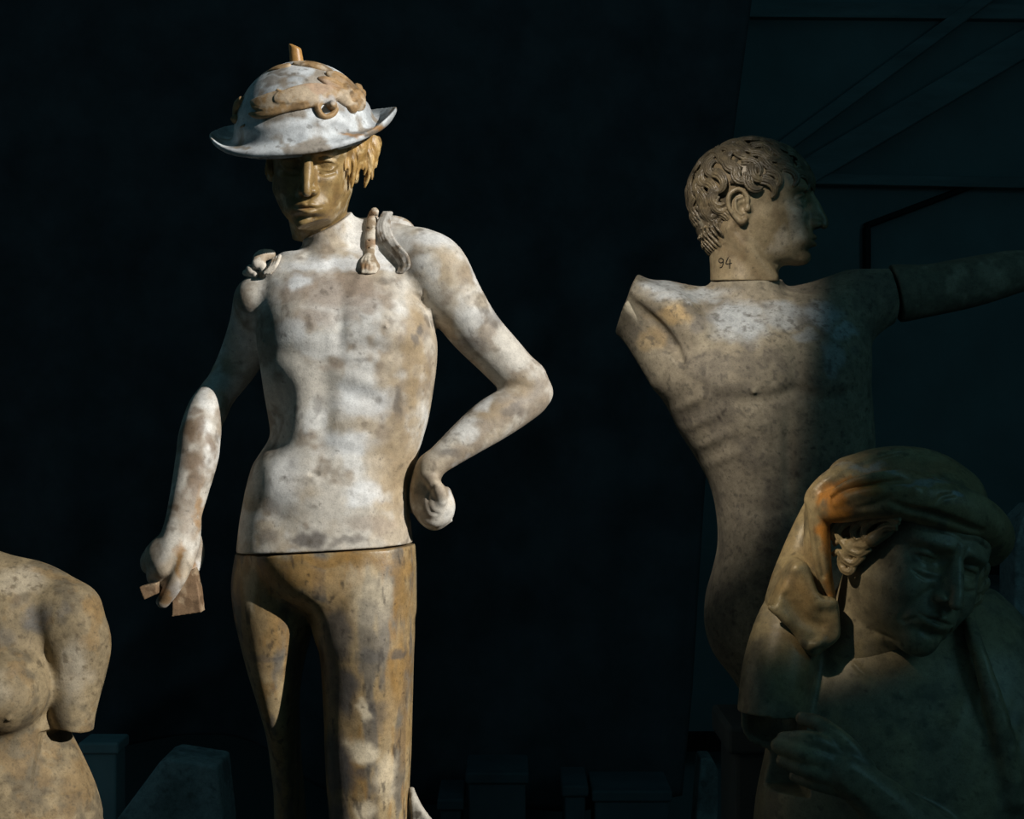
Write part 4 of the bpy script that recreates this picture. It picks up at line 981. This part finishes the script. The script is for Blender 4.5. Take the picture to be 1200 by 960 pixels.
def beam(name, p, q, thick, depth, mat):
    """a straight timber on the back wall between two points, standing proud of it towards the room"""
    d = (q - p); L = d.length; d.normalize()
    n = Vector((0, -1, 0)); u = d.cross(n).normalized()
    bm = bmesh.new(); vs = []
    for a in (0, L):
        for s_ in (-1, 1):
            for k in (0, depth):
                vs.append(bm.verts.new(p + d * a + u * (s_ * thick / 2) + n * k))
    bmesh.ops.convex_hull(bm, input=vs)
    bmesh.ops.bevel(bm, geom=list(bm.edges), offset=0.004, segments=1, affect='EDGES')
    return link_bm(name, bm, mat, kind='structure')


def setting():
    m_wall = flat_mat('painted_wall', rgb(108, 124, 126), 0.8, 0.2, 0.18, 3.0)
    m_beam = flat_mat('dark_timber', rgb(104, 118, 120), 0.6, 0.3, 0.25, 4.0, (1, 1, 6))
    m_black = flat_mat('black_timber', rgb(14, 14, 14), 0.7, 0.3, 0.3, 5.0)
    m_floor = flat_mat('stone_floor', rgb(84, 82, 78), 0.7, 0.3, 0.3, 4.0)
    m_cloth = flat_mat('black_cloth', rgb(80, 82, 86), 0.95, 0.08, 0.3, 6.0)
    m_pale = flat_mat('pale_crate', rgb(168, 178, 180), 0.8, 0.2, 0.2, 5.0)
    m_crate = flat_mat('grey_crate', rgb(86, 98, 102), 0.8, 0.2, 0.3, 5.0)
    m_ped = flat_mat('pedestal_paint', rgb(92, 92, 90), 0.7, 0.3, 0.2, 5.0)
    YW = 5.0
    struct_box('floor', (-4, -3.2, -0.1), (2.6, YW + 0.1, 0.0), m_floor)
    struct_box('wall_back', (-4, YW, 0), (2.6, YW + 0.1, 5.6), m_wall)
    # right wall with the high opening that lets the sun in
    y0, y1, z0, z1 = WIN
    bm = bmesh.new(); X0, X1 = 2.5, 2.6
    box_bm(bm, (X0, -3.2, 0), (X1, YW, z0)); box_bm(bm, (X0, -3.2, z1), (X1, YW, 5.6)); box_bm(bm, (X0, -3.2, z0), (X1, y0, z1)); box_bm(bm, (X0, y1, z0), (X1, YW, z1)); box_bm(bm, (X0, 0.86, z0), (X1, y1, 2.5))  # last box: unseen step added to keep the sun off the hooded bust
    link_bm('wall_right', bm, m_wall, kind='structure')
    bm = bmesh.new()
    for lo, hi in (((2.47, y0 - 0.06, z0 - 0.06), (2.63, y0, z1 + 0.06)), ((2.47, y1, z0 - 0.06), (2.63, y1 + 0.06, z1 + 0.06)), ((2.47, y0, z0 - 0.06), (2.63, y1, z0)), ((2.47, y0, z1), (2.63, y1, z1 + 0.06))):
        box_bm(bm, lo, hi, 0.01)
    link_bm('window_1', bm, m_beam, kind='structure')
    # panelling and timbers on the wall to the right of the cloth
    beam('trim_1', at(930, 212, YW), at(1290, 0, YW), 0.085, 0.07, m_beam)
    beam('trim_2', at(865, 212, YW), at(1180, -20, YW), 0.045, 0.05, m_beam)
    beam('trim_3', at(860, 211, YW), at(1300, 219, YW), 0.035, 0.06, m_beam)
    beam('trim_4', at(860, 14, YW), at(1300, 18, YW), 0.05, 0.04, m_beam)
    beam('trim_5', at(1012, 266, YW), at(1150, 214, YW), 0.02, 0.04, m_black)
    beam('trim_6', at(1014, 266, YW), at(1014, 380, YW), 0.02, 0.04, m_black)
    beam('trim_7', at(700, 867, 4.9), at(900, 867, 4.9), 0.055, 0.05, m_black)
    beam('trim_8', at(1150, 658, 4.9), at(1330, 660, 4.9), 0.075, 0.05, m_black)
    # ---- black cloth
    Yc = 4.3; nx, nz = 220, 150
    bm = bmesh.new(); grid = []
    for j in range(nz + 1):
        t = j / nz; row = []
        py = -160 + (925 + 160) * t
        xr = np.interp(py, [-160, 0, 180, 500, 810, 925], [898, 882, 857, 832, 812, 800])
        for i in range(nx + 1):
            s_ = i / nx; px = -260 + (xr + 260) * s_
            hem = 10 * math.sin(px * 0.012 + 1.0) * t ** 6 + (18 if px > 640 else 18 * max(0, px) / 640.0) * t ** 8 - (62 * sstep(420, 250, px)) * t ** 8
            w = 0.035 * math.sin(px * 0.021 + 0.8 * math.sin(py * 0.006)) * (0.4 + 0.6 * t) + 0.014 * math.sin(px * 0.06 + py * 0.004 + 1.3)
            dg = (px - 560) * 0.62 + (py - 560) * 0.78
            w += 0.02 * math.exp(-(dg / 26) ** 2) + 0.016 * math.exp(-((dg + 90) / 22) ** 2) + 0.012 * math.exp(-((dg - 120) / 40) ** 2)
            p = at(px, py + float(hem), Yc); row.append(bm.verts.new((p.x, Yc - w, p.z)))
        grid.append(row)
    for j in range(nz):
        for i in range(nx):
            bm.faces.new((grid[j][i], grid[j + 1][i], grid[j + 1][i + 1], grid[j][i + 1]))
    cl = link_bm('backdrop_cloth', bm, m_cloth, smooth=True)
    so = cl.modifiers.new('thickness', 'SOLIDIFY'); so.thickness = 0.006
    st = thing('backdrop_stand', 'tall black stand whose crossbar carries the backdrop cloth, behind it', 'stand', (-0.6, Yc + 0.1, 0))
    for nm, a, b_, r_ in (('upright', (-1.2, 0, 0), (-1.2, 0, 3.1), 0.02), ('upright', (1.0, 0, 0), (1.0, 0, 3.1), 0.02), ('crossbar', (-1.7, 0, 3.06), (1.32, 0, 3.06), 0.02), ('foot', (-1.2, -0.02, 0.02), (-1.2, 0.5, 0.02), 0.02), ('foot', (1.0, -0.02, 0.02), (1.0, 0.5, 0.02), 0.02)):
        a, b_ = Vector(a), Vector(b_); bm = bmesh.new()
        bmesh.ops.create_cone(bm, cap_ends=True, segments=16, radius1=r_, radius2=r_, depth=(b_ - a).length, matrix=Matrix.Translation((a + b_) / 2) @ (b_ - a).to_track_quat('Z', 'Y').to_matrix().to_4x4())
        link_bm(nm, bm, m_black, st)
    tag(cl, 'black backdrop cloth hanging behind the statue in the brimmed hat', 'cloth')
    # ---- pale blocks standing behind, below the hem of the cloth
    def block(name, label, cat, x0, x1, ytop, Y, dpt, mat, group=None):
        a = at(x0, ytop, Y); b = at(x1, ytop, Y)
        root = thing(name, label, cat, ((a.x + b.x) / 2, Y + dpt / 2, 0), group)
        hw = (b.x - a.x) / 2; h = a.z
        bm = bmesh.new(); box_bm(bm, (-hw, -dpt / 2, 0), (hw, dpt / 2, h - 0.03), 0.006); link_bm('box', bm, mat, root)
        bm = bmesh.new(); box_bm(bm, (-hw - 0.008, -dpt / 2 - 0.008, h - 0.03), (hw + 0.008, dpt / 2 + 0.008, h), 0.006); link_bm('lid', bm, mat, root)
        return root
    block('crate', 'narrow pale crate standing just right of the tan female torso', 'crate', 96, 136, 870, 4.0, 0.1, m_pale)
    block('crate', 'grey crate behind the wing tip, leftmost of those under the cloth hem', 'crate', 516, 540, 936, 4.0, 0.2, m_crate)
    block('crate', 'wide grey crate below the cloth hem left of the middle', 'crate', 549, 616, 905, 4.02, 0.2, m_crate)
    block('crate', 'narrow low grey crate in the middle of the row below the cloth hem', 'crate', 662, 686, 920, 4.0, 0.2, m_crate)
    block('crate', 'wide grey crate below the right end of the cloth hem', 'crate', 697, 784, 926, 4.0, 0.2, m_crate)
    # sloping plaster fragments
    def fragment(label, pts, Y, dpt, cut):
        K = Place(Y)
        base = at(sum(p[0] for p in pts) / len(pts), 960, Y)
        root = thing('plaster_fragment', label, 'fragment', (base.x, Y, 0))
        us = [p[0] - 600 for p in pts]; vs = [480 - p[1] for p in pts]
        V = Vol((min(us) - 14, -dpt - 10, min(vs) - 10), (max(us) + 14, dpt + 10, max(vs) + 12), 2.2)
        prism(V, K, pts, -dpt, dpt, 2)
        for c in cut:
            V.tube(K.pts(c), 6, 4, 'cut')
        K.build('slab', V, M_ROUGH, root, rgb(168, 176, 176), [('noise', rgb(120, 124, 122), 30, 0.46, 0.64, .7), ('noise', rgb(78, 80, 78), 9, 0.6, 0.72, .5)], 3)
        return root
    fragment('pale sloping plaster fragment behind the legs, at the bottom left', [(138, 962), (196, 884), (206, 880), (262, 889), (270, 962), (270, 1250), (110, 1250)], 3.5, 40, [[(150, 950, 42, 3), (176, 914, 43, 5), (200, 884, 42, 3)], [(228, 884, 44, 4), (232, 930, 44, 6), (224, 1000, 44, 4)]])
    fragment('pale plaster fragment with a curved edge beside the old man bust', [(812, 962), (818, 884), (832, 884), (840, 900), (838, 962), (832, 1300), (806, 1300)], 4.62, 22, [[(842, 885, 30, 4), (838, 930, 32, 6), (844, 980, 30, 4)]])
    fragment('pale plaster fragment at the right edge behind the old man bust', [(1180, 640), (1188, 606), (1204, 590), (1240, 596), (1250, 645), (1250, 1240), (1176, 1240)], 4.4, 30, [[(1180, 690, 30, 3), (1192, 700, 32, 5), (1210, 712, 30, 4)]])
    # ---- pedestals
    def pedestal(label, px, py, Y, rx, ry):
        p = at(px, py, Y)
        root = thing('pedestal', label, 'pedestal', (p.x, Y, 0)); h = p.z
        bm = bmesh.new(); box_bm(bm, (-rx * 0.88, -ry * 0.88, 0.06), (rx * 0.88, ry * 0.88, h - 0.05), 0.008); link_bm('shaft', bm, m_ped, root)
        bm = bmesh.new(); box_bm(bm, (-rx, -ry, 0), (rx, ry, 0.06), 0.008); link_bm('plinth', bm, m_ped, root)
        bm = bmesh.new(); box_bm(bm, (-rx, -ry, h - 0.05), (rx, ry, h), 0.008); link_bm('cap', bm, m_ped, root)
    pedestal('grey pedestal under the feet of the standing statue in the hat', 400, 1284, 2.6, 0.22, 0.24)
    pedestal('grey pedestal under the curly haired torso', 925, 838, 2.85, 0.13, 0.11)
    pedestal('grey pedestal under the bust of the old man', 1076, 1123, 2.42, 0.28, 0.16)
    pedestal('grey pedestal under the tan female torso', -20, 1114, 2.3, 0.2, 0.13)


def spot(name, loc, target, energy, ang, blend, col, size=0.03, sx=1.0, roll=0.0):
    l = bpy.data.lights.new(name, 'SPOT'); l.energy = energy; l.spot_size = R(ang); l.spot_blend = blend; l.color = col; l.shadow_soft_size = size
    o = bpy.data.objects.new(name, l); COL.objects.link(o); o.location = loc
    q = (Vector(loc) - Vector(target)).to_track_quat('Z', 'Y')
    o.rotation_mode = 'QUATERNION'; o.rotation_quaternion = q; o.scale = (sx, 1, 1)
    return o


def camera_and_light():
    cam = bpy.data.cameras.new('camera'); cam.sensor_width = 36.0; cam.lens = F / 1200 * 36.0; cam.clip_start = 0.05
    o = bpy.data.objects.new('camera', cam); COL.objects.link(o); o.location = (0, 0, ZC); o.rotation_euler = (R(90), 0, 0)
    SC.camera = o
    su = bpy.data.lights.new('sun', 'SUN'); su.energy = 4.9; su.angle = R(0.6); su.color = (1.0, 0.96, 0.89)
    s = bpy.data.objects.new('sun', su); COL.objects.link(s)
    d = SUN_DIR
    s.location = d * 6; s.rotation_euler = d.to_track_quat('Z', 'Y').to_euler()
    spot('gallery_spotlight', (-0.83, -0.19, 3.9), at(846, 415, 2.85), 820, 11.5, 1.0, (1.0, 0.9, 0.78), 0.02, 0.5)
    spot('gallery_spotlight', (-0.85, 1.25, 2.75), at(928, 640, 2.42), 185, 9.4, 1.0, (1.0, 0.84, 0.6), 0.03)
    sk = bpy.data.lights.new('teal_fill', 'AREA'); sk.energy = 4.6; sk.shape = 'RECTANGLE'; sk.size = 1.0; sk.size_y = 1.0; sk.color = (0.30, 0.78, 0.92)  # added off-frame fill lamp, lifts the old man's bust and curly statue
    so = bpy.data.objects.new('teal_fill', sk); COL.objects.link(so); so.location = (2.3, 0.8, 2.5)
    so.rotation_euler = (Vector((2.3, 0.8, 2.5)) - Vector((0.7, 2.6, 1.3))).to_track_quat('Z', 'Y').to_euler()
    w = bpy.data.worlds.new('world'); SC.world = w; w.use_nodes = True
    b = w.node_tree.nodes['Background']; b.inputs[0].default_value = (0.13, 0.46, 0.60, 1); b.inputs[1].default_value = 0.07
    v = SC.view_settings; v.view_transform = 'Standard'; v.look = 'None'; v.gamma = 1; v.exposure = 0; v.use_curve_mapping = False


SUN_AZ, SUN_EL = R(56), R(23)
SUN_DIR = Vector((math.sin(SUN_AZ) * math.cos(SUN_EL), -math.cos(SUN_AZ) * math.cos(SUN_EL), math.sin(SUN_EL)))


def through(p):
    """where the sun ray to p crosses the right wall"""
    t = (2.5 - p.x) / SUN_DIR.x; q = p + SUN_DIR * t; return (round(q.y, 3), round(q.z, 3))


WIN = (-2.0, 1.28, 2.1, 4.2)
setting()
standing_figure()
curly_figure()
hooded_bust()
torso_cast()
camera_and_light()
